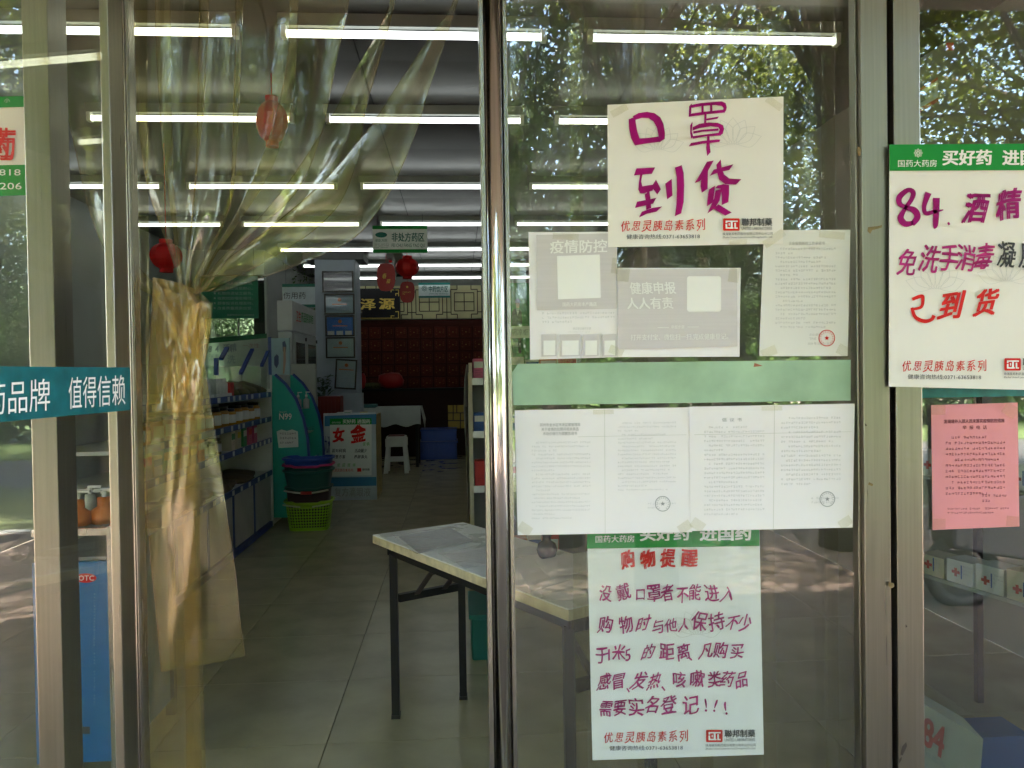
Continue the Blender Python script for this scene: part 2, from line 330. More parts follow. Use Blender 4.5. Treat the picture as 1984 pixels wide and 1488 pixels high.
# ceiling of glossy panels with dark joints
ce=struct('ceiling', MB().box(XL,XR,0,YB,CZ+.03,CZ+.1), mat('joint_shadow',(.03,.03,.03),.9))
pm=mat('ceiling_panel',(.042,.041,.034),.34,0,.14,3,.10,5,stretch=(1,1,1),rnd=.08,spec=.16)
pp=None; PWX,PWY=.775,.86
for i in range(8):
    for j in range(15):
        cx_,cy_=XL+PWX*(i+.5),(j+.5)*PWY-.06
        if cy_>YB-.2: continue
        if pp is None:
            mb=MB(); n=10
            for a in range(n):
                def zz(q): return CZ+.008-.0045*math.sin(math.pi*q/n)
                y0,y1=cy_-PWY/2+.003+(PWY-.006)*a/n, cy_-PWY/2+.003+(PWY-.006)*(a+1)/n
                k=len(mb.v); mb.v+=[(cx_-PWX/2+.005,y0,zz(a)),(cx_+PWX/2-.005,y0,zz(a)),(cx_+PWX/2-.005,y1,zz(a+1)),(cx_-PWX/2+.005,y1,zz(a+1))]; mb.f.append((k,k+3,k+2,k+1)); mb.m.append(0)
            k=len(mb.v); x0,x1=cx_-PWX/2+.005,cx_+PWX/2-.005; y0,y1=cy_-PWY/2+.003,cy_+PWY/2-.003
            mb.add([(x0,y0,CZ+.02),(x1,y0,CZ+.02),(x1,y1,CZ+.02),(x0,y1,CZ+.02)],[(0,1,2,3)])
            pp=obj('panel',mb,pm,ce); pz=WORG[pp].z; py_off=WORG[pp].y-cy_
        else: share(pp,'panel',(cx_,cy_+py_off,pz),ce)
# fluorescent battens
tubem=emit('fluorescent_glow',(.93,1.0,.96),TUBE)
ROWS=[3.84,5.12,6.94,8.68,10.45,12.0,13.55]; ORD=['first','second','third','fourth','fifth','sixth','seventh','eighth','ninth','tenth','eleventh','twelfth','thirteenth','fourteenth','fifteenth','sixteenth','seventeenth','eighteenth']
COLN={-2:'leftmost',-1:'second from left',0:'third from left',1:'rightmost'}
LZ=2.965; fx=None
for r_,z in enumerate(ROWS):
    for k in (-2,-1,0,1):
        X=-.17+1.45*k; Y=z-1.9
        if k==-2 and Y>YW-1: continue
        lb=f'{COLN[k]} glowing ceiling tube of the {ORD[r_]} row from the door'
        if fx is None:
            fx=thing('ceiling_light',lb,'ceiling light',(X,Y,LZ),'fluorescent ceiling lights')
            obj('tube', MB().tube([(X-.60,Y,LZ),(X+.60,Y,LZ)],.0175,10), tubem, fx, True)
            obj('batten', MB().box(X-.64,X+.64,Y-.016,Y+.016,LZ+.033,CZ-.004), mat('grey_batten',(.18,.19,.18),.5), fx)
            for s in (-1,1): obj('end_cap', MB().box(X+s*.60-.012+s*.013,X+s*.60+.012+s*.013,Y-.024,Y+.024,LZ-.022,LZ+.0325), white_plastic, fx)
        else:
            o=copy_tree(fx); o.location=(X,Y,LZ); o['label']=lb

# ================================================================== storefront
def xat(px, z=1.9, y=744): return PD(px,y,z).x
GT=2.62                                # head of the glazing
fr=thing('storefront_frame','champagne aluminium frame posts and head around the shop entrance','frame',(0,0,GZ))
obj('head_rail', MB().box(XL,XR,-.04,.06,GT,GT+.1), alu, fr)
obj('sill', MB().box(XL,XR,-.045,.055,GZ,-.02), mat('step_stone',(.35,.33,.3),.8,0,.2,4), fr)
obj('fascia', MB().box(XL-.3,XR+.3,-1.0,-.045,2.70,3.5), mat('fascia_panel',(.42,.42,.40),.6), fr)
obj('wall_above', MB().box(XL,XR,-.04,.16,GT+.1,3.4), darkwall, fr)
jL0,jL1=xat(74),xat(123)
jR0,jR1=xat(1721),xat(1771)
obj('jamb', MB().box(jL0,jL1,-.035,.055,-.02,GT), alu, fr, bev=.002)
obj('jamb', MB().box(jR0,jR1,-.035,.055,-.02,GT), alu, fr, bev=.002)
px0,px1=xat(249,1.87),xat(263,1.87)
obj('pivot_post', MB().box(px0,px1,-.03,.008,-.02,GT).box(px0+.006,px0+.0085,-.034,-.0305,-.02,GT).box(px1-.004,px1-.001,-.036,-.0305,-.02,GT), alu2, fr, bev=.0015)
obj('end_post', MB().box(XL,XL+.06,-.035,.055,-.02,GT), alu, fr)
obj('end_post', MB().box(XR-.06,XR,-.035,.055,-.02,GT), alu, fr)
# fixed side windows
wl=thing('side_window','fixed glass side window left of the open door','window',(-2.5,0,0),'fixed glass side windows')
obj('pane', MB().box(XL+.065,jL0-.006,.004,.010,0,GT), glass, wl)
obj('gasket', MB().box(jL0-.006,jL0-.0005,-.004,.02,0,GT), rubber, wl)
wr=thing('side_window','fixed glass side window right of the closed door','window',(2,0,0),'fixed glass side windows')
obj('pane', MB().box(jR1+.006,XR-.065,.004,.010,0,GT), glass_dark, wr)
obj('gasket', MB().box(jR1+.0005,jR1+.006,-.004,.02,0,GT), rubber, wr)
a=PD(1771,752,1.902); b=PD(1984,770,1.902)
obj('sticker_strip', MB().box(jR1+.008,XR-.08,.0025,.0035,PD(1850,770,1.9).z,PD(1850,752,1.9).z), mat('teal_sticker',(.01,.20,.19),.5,0,.25,30), wr)
# right door leaf, closed
dr=thing('glass_door','closed right door leaf covered with notices','door',(.5,0,0))
s0,s1=xat(1661),xat(1711)
obj('hinge_stile', MB().box(s0,s1,-.03,.03,.01,GT-.01).box(s0-.006,s0-.0005,-.012,.012,.01,GT-.01), alu, dr, bev=.002)
obj('door_gap_dark', MB().box(s1+.0005,jR0-.0005,.0,.03,-.02,GT), rubber, dr)  # black strip put in for the dark of the gap beside the jamb
m0,m1,m2,m3=xat(937),xat(946),xat(981),xat(991)
obj('meeting_stile', MB().box(m0,m1,-.03,.03,.01,GT-.01).box(m2+.002,m3,-.02,.02,.01,GT-.01), alu2, dr, bev=.002)
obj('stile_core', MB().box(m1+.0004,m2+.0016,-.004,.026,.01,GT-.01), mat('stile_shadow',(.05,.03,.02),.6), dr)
cxm=(m1+.005+m2)/2; rr_=(m2-m1-.007)/2
obj('chrome_tube', MB().tube([(cxm,-.02,.02),(cxm,-.02,GT-.02)],rr_,28), chrome, dr, True)
obj('chrome_tube', MB().tube([(m1+.0042,-.012,.02),(m1+.0042,-.012,GT-.02)],.0035,10), chrome, dr, True)
obj('pane', MB().box(m3-.004,s0-.003,-.004,.002,.05,GT-.05), glass, dr)
obj('rail', MB().box(m3,s0-.0065,-.025,.025,.01,.055).box(m3,s0-.0065,-.025,.025,GT-.055,GT-.01), alu, dr)
ps=mat('pale_green_film',(.36,.53,.36),.55,0,.26,7,.05,20)
def pxpoly(pts, Y): return [PY(px,py,Y) for px,py in pts]
obj('green_strip', MB().prism(pxpoly([(992,722),(1004,705),(1300,701),(1648,697),(1648,776),(1300,781),(995,785)],-.0055),(0,.0012,0)), ps, dr, label='pale green film strip across the door glass')
obj('peeled_flake', MB().prism(pxpoly([(1462,703),(1478,709),(1460,711)],-.0062),(0,.0004,0)), mat('flake',(.4,.14,.08),.8), dr)
stain=mat('brown_residue',(.22,.15,.06),.8,0,.4,60); scr=mat('dark_scuff',(.05,.035,.025),.7)
for k,(pts,pt_) in enumerate((([(1662,283),(1667,288),(1668,300),(1664,303),(1661,294)],stain),([(1682,440),(1700,438),(1709,436),(1708,441),(1690,446),(1686,453),(1681,448)],stain),([(1676,820),(1680,824),(1677,826)],scr),([(1684,934),(1692,938),(1690,942),(1682,939)],stain))):
    obj('residue_mark',MB().prism(pxpoly(pts,-.0312),(0,.0006,0)),pt_,dr)
for k,(pts,pt_) in enumerate((([(1722,1128),(1732,1130),(1733,1137),(1726,1140),(1721,1135)],stain),([(1748,1447),(1756,1438),(1757,1446),(1749,1464),(1745,1462)],scr),([(1741,1474),(1747,1466),(1747,1472),(1740,1482)],scr),([(1755,1210),(1758,1214),(1755,1216)],scr))):
    obj('residue_mark',MB().prism(pxpoly(pts,-.0362),(0,.0006,0)),pt_,fr)
# left door leaf, swung out about ninety degrees
H=Vector((PD(247,744,1.853).x, -.047,0)); E=Vector((PD(0,744,1.44).x,1.44-1.9,0)); LD=(E-H).normalized(); LN=Vector((LD.y,-LD.x,0))
if LN.x<0: LN=-LN
LEAF=.93
dl=thing('glass_door','left door leaf standing open towards the street','door',(H.x,H.y,0))
def lbox(mb,s0,s1,t0,t1,z0,z1):
    mb.obox(H+LD*((s0+s1)/2)+LN*((t0+t1)/2)+Vector((0,0,(z0+z1)/2)), LD*((s1-s0)/2), LN*((t1-t0)/2), (0,0,(z1-z0)/2)); return mb
obj('hinge_stile', lbox(MB(),0,.058,-.014,.006,.01,GT-.01), alu, dl, bev=.002)
obj('stile', lbox(MB(),LEAF-.06,LEAF,-.03,.006,.01,GT-.01), alu, dl, bev=.002)
obj('rail', lbox(lbox(MB(),.0625,LEAF-.0605,-.03,.006,.01,.06),.0625,LEAF-.0605,-.03,.006,GT-.06,GT-.01), alu, dl)
obj('pane', lbox(MB(),.055,LEAF-.056,-.008,-.002,.05,GT-.05), glass, dl)
LP=H+LN*.0075
def lmap(px,py): return PPL(px,py,LP,LN)
za,zb=lmap(248,795).z,lmap(248,712).z
teal=mat('chipped_teal_strip',(.006,.13,.15),.45,0,.3,30)
obj('teal_strip', lbox(MB(),.001,LEAF-.001,.0063,.0072,za,zb), teal, dl)
# ================================================================== lettering
_fc=bpy.data.curves.new('lettering','FONT'); _fo=bpy.data.objects.new('lettering',_fc); _fc.resolution_u=2
_gc={}
def glyphs(body, bold=0.0):
    key=(body,bold)
    if key in _gc: return _gc[key]
    _fc.body=body; _fc.offset=bold
    me=bpy.data.meshes.new_from_object(_fo)
    v=np.zeros(len(me.vertices)*3); me.vertices.foreach_get('co',v); v=v.reshape(-1,3)[:,:2]
    f=[tuple(p.vertices) for p in me.polygons]; bpy.data.meshes.remove(me); _gc[key]=(v,f); return v,f
def fmap(Y): return lambda px,py: PY(px,py,Y)
def nudge(q,k): return q+(CAM-q).normalized()*(.00012*k)
def bolds(b, s): return [(0,0)] if b<=0 else ([(-b*s,0),(b*s,0)] if b<.009 else [(-b*s,-b*s*.5),(b*s,b*s*.5),(b*s,-b*s*.5),(-b*s,b*s*.5)])
def text(mb, body, x0,y0,x1,y1, mp, slope=0.0, bold=0.0, slant=0.0, mi=0, quad=None):
    """print a line of type so that its box spans the given corner points of the surface"""
    v0,f=glyphs(body)
    if not len(v0): return
    lo,hi=v0.min(0),v0.max(0)
    for kb,(bx_,by_) in enumerate(bolds(bold,1.6)):
     u=(v0+np.array([bx_,by_])-lo)/np.maximum(hi-lo,1e-6); out=[]
     for a,b in u:
        if quad:
            (ax,ay),(bx,by),(cx,cy),(dx,dy)=quad     # TL TR BR BL
            px=(ax*(1-a)+bx*a)*b+(dx*(1-a)+cx*a)*(1-b); py=(ay*(1-a)+by*a)*b+(dy*(1-a)+cy*a)*(1-b)
        else:
            px=x0+a*(x1-x0)+slant*b*(y1-y0); py=y1-b*(y1-y0)+slope*a*(x1-x0)
        out.append(nudge(mp(px,py),kb))
     mb.add(out,f,mi)
def hand(mb, chars, y, size, mp, slope=0.0, bold=0.015, wob=.05, seed=1, x0=None, x1=None, sxf=1.0):
    """handwriting: chars = string with x0..x1, or a list of (char, centre x[, dy, scale])"""
    rr=random.Random(seed)
    if isinstance(chars,str): n=len(chars); chars=[(c, x0+(x1-x0)*i/max(1,n-1)) for i,c in enumerate(chars)]
    xs=chars[0][1]
    for it in chars:
        c,cx=it[0],it[1]; dy=it[2] if len(it)>2 else 0; sc=it[3] if len(it)>3 else 1
        if c==' ': continue
        v,f=glyphs(c); v=v-np.array([.5,.38]); s=size*sc*rr.uniform(.93,1.07); ang=rr.uniform(-.10,.04); sh=rr.uniform(-.02,.16); ph=rr.uniform(0,6)
        sx=rr.uniform(.74,.88)*sxf
        for kb,(bx_,by_) in enumerate(bolds(bold,1.7)):
         out=[]
         for a,b in v+np.array([bx_,by_]):
            a2=a*sx+b*sh+wob*math.sin(4.2*b+ph); b2=b+wob*math.sin(3.7*a+ph*1.7)+.10*a
            px=cx+s*(a2*math.cos(ang)-b2*math.sin(ang)); py=y+dy+slope*(cx-xs)-s*(a2*math.sin(ang)+b2*math.cos(ang)); out.append(nudge(mp(px,py),kb))
         mb.add(out,f)
def polys(mb, lst, mp, ox=0,oy=0,sc=1.0, layer=None):
    for i,p in enumerate(lst):
        pts=[mp(ox+x/sc,oy+y/sc) for x,y in p]
        if layer: pts=[q+layer*(i%5) for q in pts]
        mb.add(pts,[tuple(range(len(pts)))])
def smooth_path(p, n=6):
    out=[]
    for i in range(len(p)-1):
        a=p[max(i-1,0)]; b=p[i]; c=p[i+1]; d=p[min(i+2,len(p)-1)]
        for k in range(n):
            t=k/n; out.append(tuple(.5*((2*b[j])+(-a[j]+c[j])*t+(2*a[j]-5*b[j]+4*c[j]-d[j])*t*t+(-a[j]+3*b[j]-3*c[j]+d[j])*t**3) for j in range(len(b))))
    out.append(tuple(p[-1])); return out
def brush(mb, path, mp, ox=0,oy=0,sc=1.0,n=6):       # path of (x, y, width)
    q=smooth_path(path,n); L=[];Rr=[]
    for i,(x,y,w_) in enumerate(q):
        a=q[max(i-1,0)]; b=q[min(i+1,len(q)-1)]; dx,dy=b[0]-a[0],b[1]-a[1]; l=math.hypot(dx,dy) or 1; nx,ny=-dy/l,dx/l
        L.append((x+nx*w_/2,y+ny*w_/2)); Rr.append((x-nx*w_/2,y-ny*w_/2))
    vs=[mp(ox+x/sc,oy+y/sc) for x,y in L]+[mp(ox+x/sc,oy+y/sc) for x,y in Rr]; k=len(q)
    mb.add(vs,[(i,i+1,k+i+1,k+i) for i in range(k-1)])
def microtext(mb, x0,y0,x1,y1, mp, lines, slope=0, seed=1, fill=.55, indent=0, short_last=.6, cw=None, pitch=1.12):
    """rows of body type too small to read: each character a few strokes"""
    rr=random.Random(seed); lh=(y1-y0)/lines; ch=lh*fill; cw=cw or ch*.95
    def q(a,b,c,d,yy,xx):
        mb.add([mp(px,py+slope*(px-x0)) for px,py in ((a,b),(c,b),(c,d),(a,d))],[(0,1,2,3)])
    for l in range(lines):
        y=y0+l*lh; x=x0+(cw*2.2 if (indent and l%indent==0) else 0); xe=x1
        if rr.random()<.22 or l==lines-1: xe=x0+(x1-x0)*rr.uniform(.25,.9)
        while x<xe-cw*.5:
            if rr.random()>.05:
                t=ch*.10
                for k in range(2): yy=y+ch*rr.choice((.05,.3,.5,.75)); q(x+cw*rr.uniform(0,.2),yy,x+cw*rr.uniform(.7,1),yy+t,0,0)
                for k in range(2): xx=x+cw*rr.choice((.15,.45,.7)); q(xx,y+ch*rr.uniform(0,.25),xx+t,y+ch*rr.uniform(.7,1),0,0)
            x+=cw*pitch
def sheet(name, tl,tr,br,bl, Y, mt, label, cat='notice', group=None, th=.0006, bow=.0007, seed=0, part='sheet', n=10):
    P4=[PY(*p,Y) for p in (tl,tr,br,bl)]; root=thing(name,label,cat,(P4[2]+P4[3])/2,group)
    rr=random.Random(seed); ph=rr.uniform(0,6); mb=MB(); fr_=[];bk=[]
    for j in range(n+1):
        for i in range(n+1):
            u,v=i/n,j/n; p=(P4[0]*(1-u)+P4[1]*u)*(1-v)+(P4[3]*(1-u)+P4[2]*u)*v
            p=p+Vector((0,bow*(math.sin(4*u+ph)*math.sin(3.3*v+ph*2)),0)); fr_.append(p); bk.append(p+Vector((0,th,0)))
    k=n+1; fs=[]
    for j in range(n):
        for i in range(n):
            a=j*k+i; fs.append((a,a+k,a+k+1,a+1)); b=a+k*k; fs.append((b,b+1,b+k+1,b+k))
    rim=[i for i in range(k)]+[j*k+n for j in range(1,k)]+[n*k+i for i in range(n-1,-1,-1)]+[j*k for j in range(n-1,0,-1)]
    for a,b in zip(rim,rim[1:]+rim[:1]): fs.append((a,b,b+k*k,a+k*k))
    mb.add(fr_+bk,fs); obj(part,mb,mt,root); return root
DY=.0022
def part_text(root,name,mt,fn):
    mb=MB(); fn(mb)
    if mb.v: return obj(name,mb,mt,root)
def area(mb,pts,mp): mb.add([mp(*p) for p in pts],[tuple(range(len(pts)))])
def ring(mb,cx,cy,r,w_,mp,n=28,arc=(0,6.2832)):
    vs=[];fs=[]
    for i in range(n+1):
        a=arc[0]+(arc[1]-arc[0])*i/n
        vs+=[mp(cx+(r-w_)*math.cos(a),cy+(r-w_)*math.sin(a)),mp(cx+r*math.cos(a),cy+r*math.sin(a))]
    for i in range(n): fs.append((2*i,2*i+1,2*i+3,2*i+2))
    mb.add(vs,fs)
def star(mb,cx,cy,r,mp,k=5,q=.42,rot=-1.5708):
    pts=[]
    for i in range(2*k):
        a=rot+math.pi*i/k; rr=r if i%2==0 else r*q; pts.append(mp(cx+rr*math.cos(a),cy+rr*math.sin(a)))
    c=mp(cx,cy); mb.add([c]+pts,[(0,1+i,1+(i+1)%(2*k)) for i in range(2*k)])
def seal(mb,cx,cy,r,mp,seed=1):
    ring(mb,cx,cy,r,r*.09,mp); star(mb,cx,cy,r*.32,mp); rr=random.Random(seed)
    for i in range(14):
        a=math.pi*(.72+1.56*i/13); 
        for s in (.66,.76): ring(mb,cx,cy,r*s+1.1,1.0,mp,3,(a-.07,a+.05))
def logo_flower(mb,cx,cy,r,mp):
    for i in range(8):
        a=math.pi*i/4; d=(math.cos(a),math.sin(a)); e=(-d[1],d[0])
        o=[(r*.15,0),(r*.6,.30*r),(r,0),(r*.6,-.30*r)]; n_=[(r*.3,0),(r*.6,.18*r),(r*.84,0),(r*.6,-.18*r)]
        P=lambda q:mp(cx+d[0]*q[0]+e[0]*q[1],cy+d[1]*q[0]+e[1]*q[1])
        mb.add([P(q) for q in o]+[P(q) for q in n_],[(j,(j+1)%4,4+(j+1)%4,4+j) for j in range(4)])
def company_logo(root,x0,y0,x1,y1,Y):
    mp,mp2=fmap(Y-DY),fmap(Y-DY-.0005); w_,h=x1-x0,y1-y0
    def a(mb):
        c=2.2; pts=[]
        for (qx,qy,t0) in ((x1-c,y0+c,-90),(x1-c,y1-c,0),(x0+c,y1-c,90),(x0+c,y0+c,180)):
            for k in range(4): t=R(t0+30*k); pts.append((qx+c*math.cos(t),qy+c*math.sin(t)))
        area(mb,pts,mp)
    part_text(root,'logo_block',ink_red,a)
    def b(mb):
        X=lambda u:x0+u*w_; Yy=lambda v:y0+v*h
        for u0,v0,u1,v1 in ((.15,.18,.88,.29),(.15,.29,.25,.38),(.15,.46,.25,.72),(.15,.72,.58,.84),(.46,.29,.58,.72),(.34,.40,.40,.60),(.68,.36,.78,.84),(.78,.74,.88,.84),(.58,.72,.63,.84)):
            area(mb,[(X(u0),Yy(v0)),(X(u1),Yy(v0)),(X(u1),Yy(v1)),(X(u0),Yy(v1))],mp2)
    part_text(root,'logo_mark',ink_white,b)
def footer(root,dx,dy,Y,slope=-.008,ink2=None):
    mp=fmap(Y-DY)
    part_text(root,'printed_slogan',ink_red,lambda mb:[hand(mb,'优思灵胰岛素系列',438+dy,23,mp,slope-.01,.004,.015,3,1212+dx,1358+dx)])
    part_text(root,'hotline_print',ink_dark,lambda mb:text(mb,'健康咨询热线:0371-63653818',1214+dx,454+dy,1356+dx,463.5+dy,mp,slope))
    company_logo(root,1401+dx,423+dy,1433+dx,447+dy,Y)
    def c(mb):
        text(mb,'聯邦制藥',1437+dx,423+dy,1496+dx,438+dy,mp,slope,.012); text(mb,'UNITED LABORATORIES',1437+dx,440+dy,1496+dx,445.5+dy,mp,slope)
        text(mb,'珠海联邦制药股份有限公司中山分公司',1400+dx,450.5+dy,1497+dx,456+dy,mp,slope); text(mb,'Zhuhai United Laboratories(Zhongshan)Co.,Ltd.',1400+dx,458+dy,1497+dx,462.5+dy,mp,slope)
    part_text(root,'company_print',ink_dark,c)
ink_faint=mat('faint_watermark',(.66,.65,.62),.8)
def lotus(root,cx,cy,s,Y):
    mp=fmap(Y-DY+.0006)
    def a(mb):
        for k in range(-3,4):
            an=k*.42; tx,ty=cx+s*math.sin(an),cy-s*.9*math.cos(an); nx,ny=math.cos(an),math.sin(an)
            for sg in (-1,1): brush(mb,[(cx+k*3,cy,.8),(cx+(tx-cx)*.55+sg*nx*s*.24,cy+(ty-cy)*.55+sg*ny*s*.24,.9),(tx,ty,.7)],mp,n=8)
    part_text(root,'faint_lotus_print',ink_faint,a)
def tapes(root,pts,Y):
    for i,(cx,cy,w_,h,an) in enumerate(pts):
        c,s=math.cos(an),math.sin(an); P=[PY(cx+a*w_/2*c-b*h/2*s,cy+a*w_/2*s+b*h/2*c,Y-.0032) for a,b in ((-1,-1),(1,-1),(1,1),(-1,1))]
        obj('tape',MB().prism(P,(0,.0002,0)),tape,root)

# ---- strip on the open leaf
o_=MB(); text(o_,'药品牌',0,0,0,0,lambda a,b:PPL(a,b,LP+LN*.0012,LN),quad=[(-28,741),(97,733),(97,795),(-28,806)],bold=-.004)
text(o_,'值得信赖',0,0,0,0,lambda a,b:PPL(a,b,LP+LN*.0012,LN),quad=[(133,731),(243,726),(243,784),(133,793)],bold=-.004)
obj('strip_lettering',o_,ink_white,dl)
# ---- mask poster
YG=-.0045
Y0=YG-.008
p=sheet('mask_poster',(1177,203),(1518,187),(1517,472),(1178,479),Y0,paper_warm,'cream poster with huge purple handwriting saying masks have arrived','poster',bow=.0009,seed=2)
mp=fmap(Y0-DY-.0004)
S1=[[(112,255),(190,225),(198,300),(215,400),(245,490),(188,568),(140,480),(118,370)],
[(160,220),(230,180),(330,165),(420,180),(490,230),(530,310),(548,420),(545,490),(478,535),(468,440),(450,350),(410,280),(350,240),(270,238),(190,262)],
[(245,485),(380,475),(545,450),(545,488),(475,528),(330,545),(185,570)],
[(850,85),(980,60),(1150,45),(1230,40),(1275,60),(1290,110),(1280,150),(1258,182),(1245,150),(1250,120),(1230,95),(1150,85),(1000,95),(870,120)],
[(838,100),(868,65),(862,180),(832,228)],[(835,225),(840,190),(1000,165),(1245,140),(1255,175),(1050,195)],
[(985,90),(1012,88),(1010,200),(985,205)],[(1088,80),(1115,80),(1118,165),(1090,170)],[(1022,190),(1048,190),(1042,310),(1015,310)],[(1045,248),(1195,222),(1175,250),(1045,272)],
[(850,330),(875,285),(880,300),(870,400),(890,470),(862,485),(850,420)],
[(880,350),(960,310),(1070,292),(1180,297),(1245,325),(1258,370),(1240,430),(1200,452),(1190,420),(1205,380),(1190,350),(1100,340),(960,362),(880,390)],
[(885,400),(1000,380),(1190,365),(1190,392),(1000,405),(890,428)],[(870,460),(1000,442),(1210,415),(1220,450),(1040,462),(885,488)],
[(832,582),(860,540),(1000,515),(1170,498),(1212,500),(1200,528),(1000,550)],[(1055,460),(1084,460),(1087,560),(1096,650),(1055,695),(1042,600)],
[(175,930),(205,845),(430,833),(390,910)],[(250,910),(280,905),(262,1000),(275,1060),(400,1040),(440,980),(400,1110),(300,1145),(250,1145),(228,1100),(235,1010)],
[(440,980),(498,1095),(455,1160),(400,1085)],[(305,1160),(360,1110),(372,1200),(382,1320),(320,1345),(318,1240)],[(188,1320),(212,1245),(445,1198),(405,1268)],
[(235,1436),(270,1365),(400,1318),(515,1302),(445,1365),(330,1390)],[(552,1028),(628,972),(638,1170),(572,1218)],
[(668,835),(748,805),(772,900),(778,1050),(772,1250),(742,1385),(665,1420),(685,1280),(692,1100),(688,950)],
[(1050,765),(1133,750),(1050,900),(970,995),(905,1022),(980,900)],[(990,900),(1065,860),(1060,1090),(990,1138),(975,1060)],[(1085,935),(1135,860),(1370,795),(1320,865),(1200,890)],
[(1165,800),(1218,738),(1230,850),(1260,920),(1320,965),(1465,975),(1400,1040),(1270,1035),(1200,980),(1175,900)],
[(1075,1100),(1150,1052),(1125,1250),(1050,1302),(1060,1200)],[(1150,1080),(1180,1050),(1250,1035),(1318,1045),(1318,1150),(1308,1250),(1228,1285),(1230,1160),(1215,1090)],
[(1155,1110),(1228,1090),(1205,1230),(1150,1320),(1057,1388),(1100,1290),(1140,1200)],[(1190,1275),(1350,1375),(1272,1412),(1130,1330)]]
part_text(p,'purple_brush_lettering',ink_purple,lambda mb:polys(mb,S1,mp,1200,190,6.2,Vector((0,-.00015,0))))
lotus(p,1275,290,52,Y0); lotus(p,1420,280,58,Y0); footer(p,0,0,Y0)
tapes(p,[(1200,214,34,14,-.5),(1500,200,34,14,.6),(1500,462,46,16,-.6),(1430,470,34,14,0)],Y0)
# ---- printed notices on the door glass
Y1=YG-.004
p=sheet('entry_code_notice',(1024,450),(1195,449),(1197,692),(1027,697),Y1,paper,'white printed epidemic control notice with grey block and blank square','notice',group='printed notices on the door',seed=3)
mp=fmap(Y1-DY); mpb=fmap(Y1-DY-.0005)
part_text(p,'grey_print_block',ink_greyblock,lambda mb:[area(mb,[(1039,455),(1194.5,452),(1195,598),(1041,601)],mp)]+[area(mb,[(a,648),(b,647),(b,690),(a,691)],mp) for a,b in ((1049,1078),(1084,1124),(1129,1160),(1166,1194))])
def _a(mb):
    text(mb,'疫情防控',1066,466,1176,491,mpb,-.02,.012); part_text(p,'caption_lettering',ink_white,lambda m2:text(m2,'国药大药房丰产路店',1090,586,1156,594,mpb,-.01,.01))
part_text(p,'white_lettering',ink_white,_a)
part_text(p,'blank_code_square',ink_white,lambda mb:area(mb,[(1079,496),(1162,493),(1164,577),(1081,580)],mpb))
for a_,b_ in ((1053,1076),(1089,1121),(1134,1157),(1171,1192)): part_text(p,'step_panel',ink_white,lambda mb:area(mb,[(a_,660),(b_,659.5),(b_,688),(a_,688.5)],mpb))
part_text(p,'grey_print',ink_grey,lambda mb:[microtext(mb,1050,605,1193,630,mp,3,-.01,5),text(mb,'来访登记操作步骤',1110,634,1145,639,mp),microtext(mb,1100,642,1155,646,mp,1,0,6,.6)])
tapes(p,[(1096,458,50,12,.05),(1196,515,22,30,.1),(1194,680,28,16,.4)],Y1)
p=sheet('health_report_notice',(1195,519),(1435,519),(1433,691),(1197,692),Y1-.0012,paper,'grey printed health declaration notice with rounded blank square','notice',group='printed notices on the door',seed=4)
mp=fmap(Y1-.0012-DY); mpb=fmap(Y1-.0012-DY-.0005)
CODE=[]
part_text(p,'grey_print_block',ink_greyblock,lambda mb:area(mb,[(1196,522),(1428,521),(1429,671),(1199,677)],mp))
def _a(mb):
    text(mb,'健康申报',1222,547,1310,570,mpb,-.012,.012,-.12)
    part_text(p,'slogan_lettering',ink_white,lambda m2:text(m2,'人人有责',1216,577,1305,599,mpb,-.012,.012,-.12))
    c=5; x0,y0,x1,y1=1331,535,1397,604; pts=[]
    for (qx,qy,t0) in ((x1-c,y0+c,-90),(x1-c,y1-c,0),(x0+c,y1-c,90),(x0+c,y0+c,180)):
        for k in range(4): t=R(t0+30*k); pts.append((qx+c*math.cos(t),qy+c*math.sin(t)))
    CODE.append(pts); area(mb,[(1274,634),(1296,634),(1296,635),(1274,635)],mpb); area(mb,[(1332,633),(1354,633),(1354,634),(1332,634)],mpb)
    text(mb,'申报步骤',1301,630,1326,637,mpb); text(mb,'打开支付宝、微信扫一扫,完成健康登记。',1222,648,1411,660,mpb,-.012,.008)
part_text(p,'white_lettering',ink_white,_a)
part_text(p,'blank_code_square',ink_white,lambda mb:area(mb,CODE[0],mpb))
tapes(p,[(1207,532,24,26,.1),(1422,532,20,30,.15)],Y1-.0012)
p=sheet('commitment_letter',(1480,446),(1648,445),(1642,690),(1471,690),Y1,mat('letter_paper',(.76,.75,.71),.75,0,.03,4,.04,9),'white letter of commitment with a red round seal','notice',group='printed notices on the door',seed=5)
mp=fmap(Y1-DY)
part_text(p,'black_print',ink_soft,lambda mb:[text(mb,'企业疫情防控工作承诺书',1528,468,1598,474.5,mp,-.004,.008),microtext(mb,1502,480,1622,640,mp,19,-.003,7,.55,3),text(mb,'企业(盖章)',1568,646,1592,651,mp),microtext(mb,1567,654,1600,660,mp,1,0,9,.8),text(mb,'2020 年 2 月 21 日',1565,663,1606,668,mp)])
part_text(p,'red_seal',ink_red,lambda mb:seal(mb,1602,655,16,fmap(Y1-DY-.0005)))
tapes(p,[(1490,682,30,18,-.4),(1612,455,50,14,.1),(1635,680,26,20,.5)],Y1)
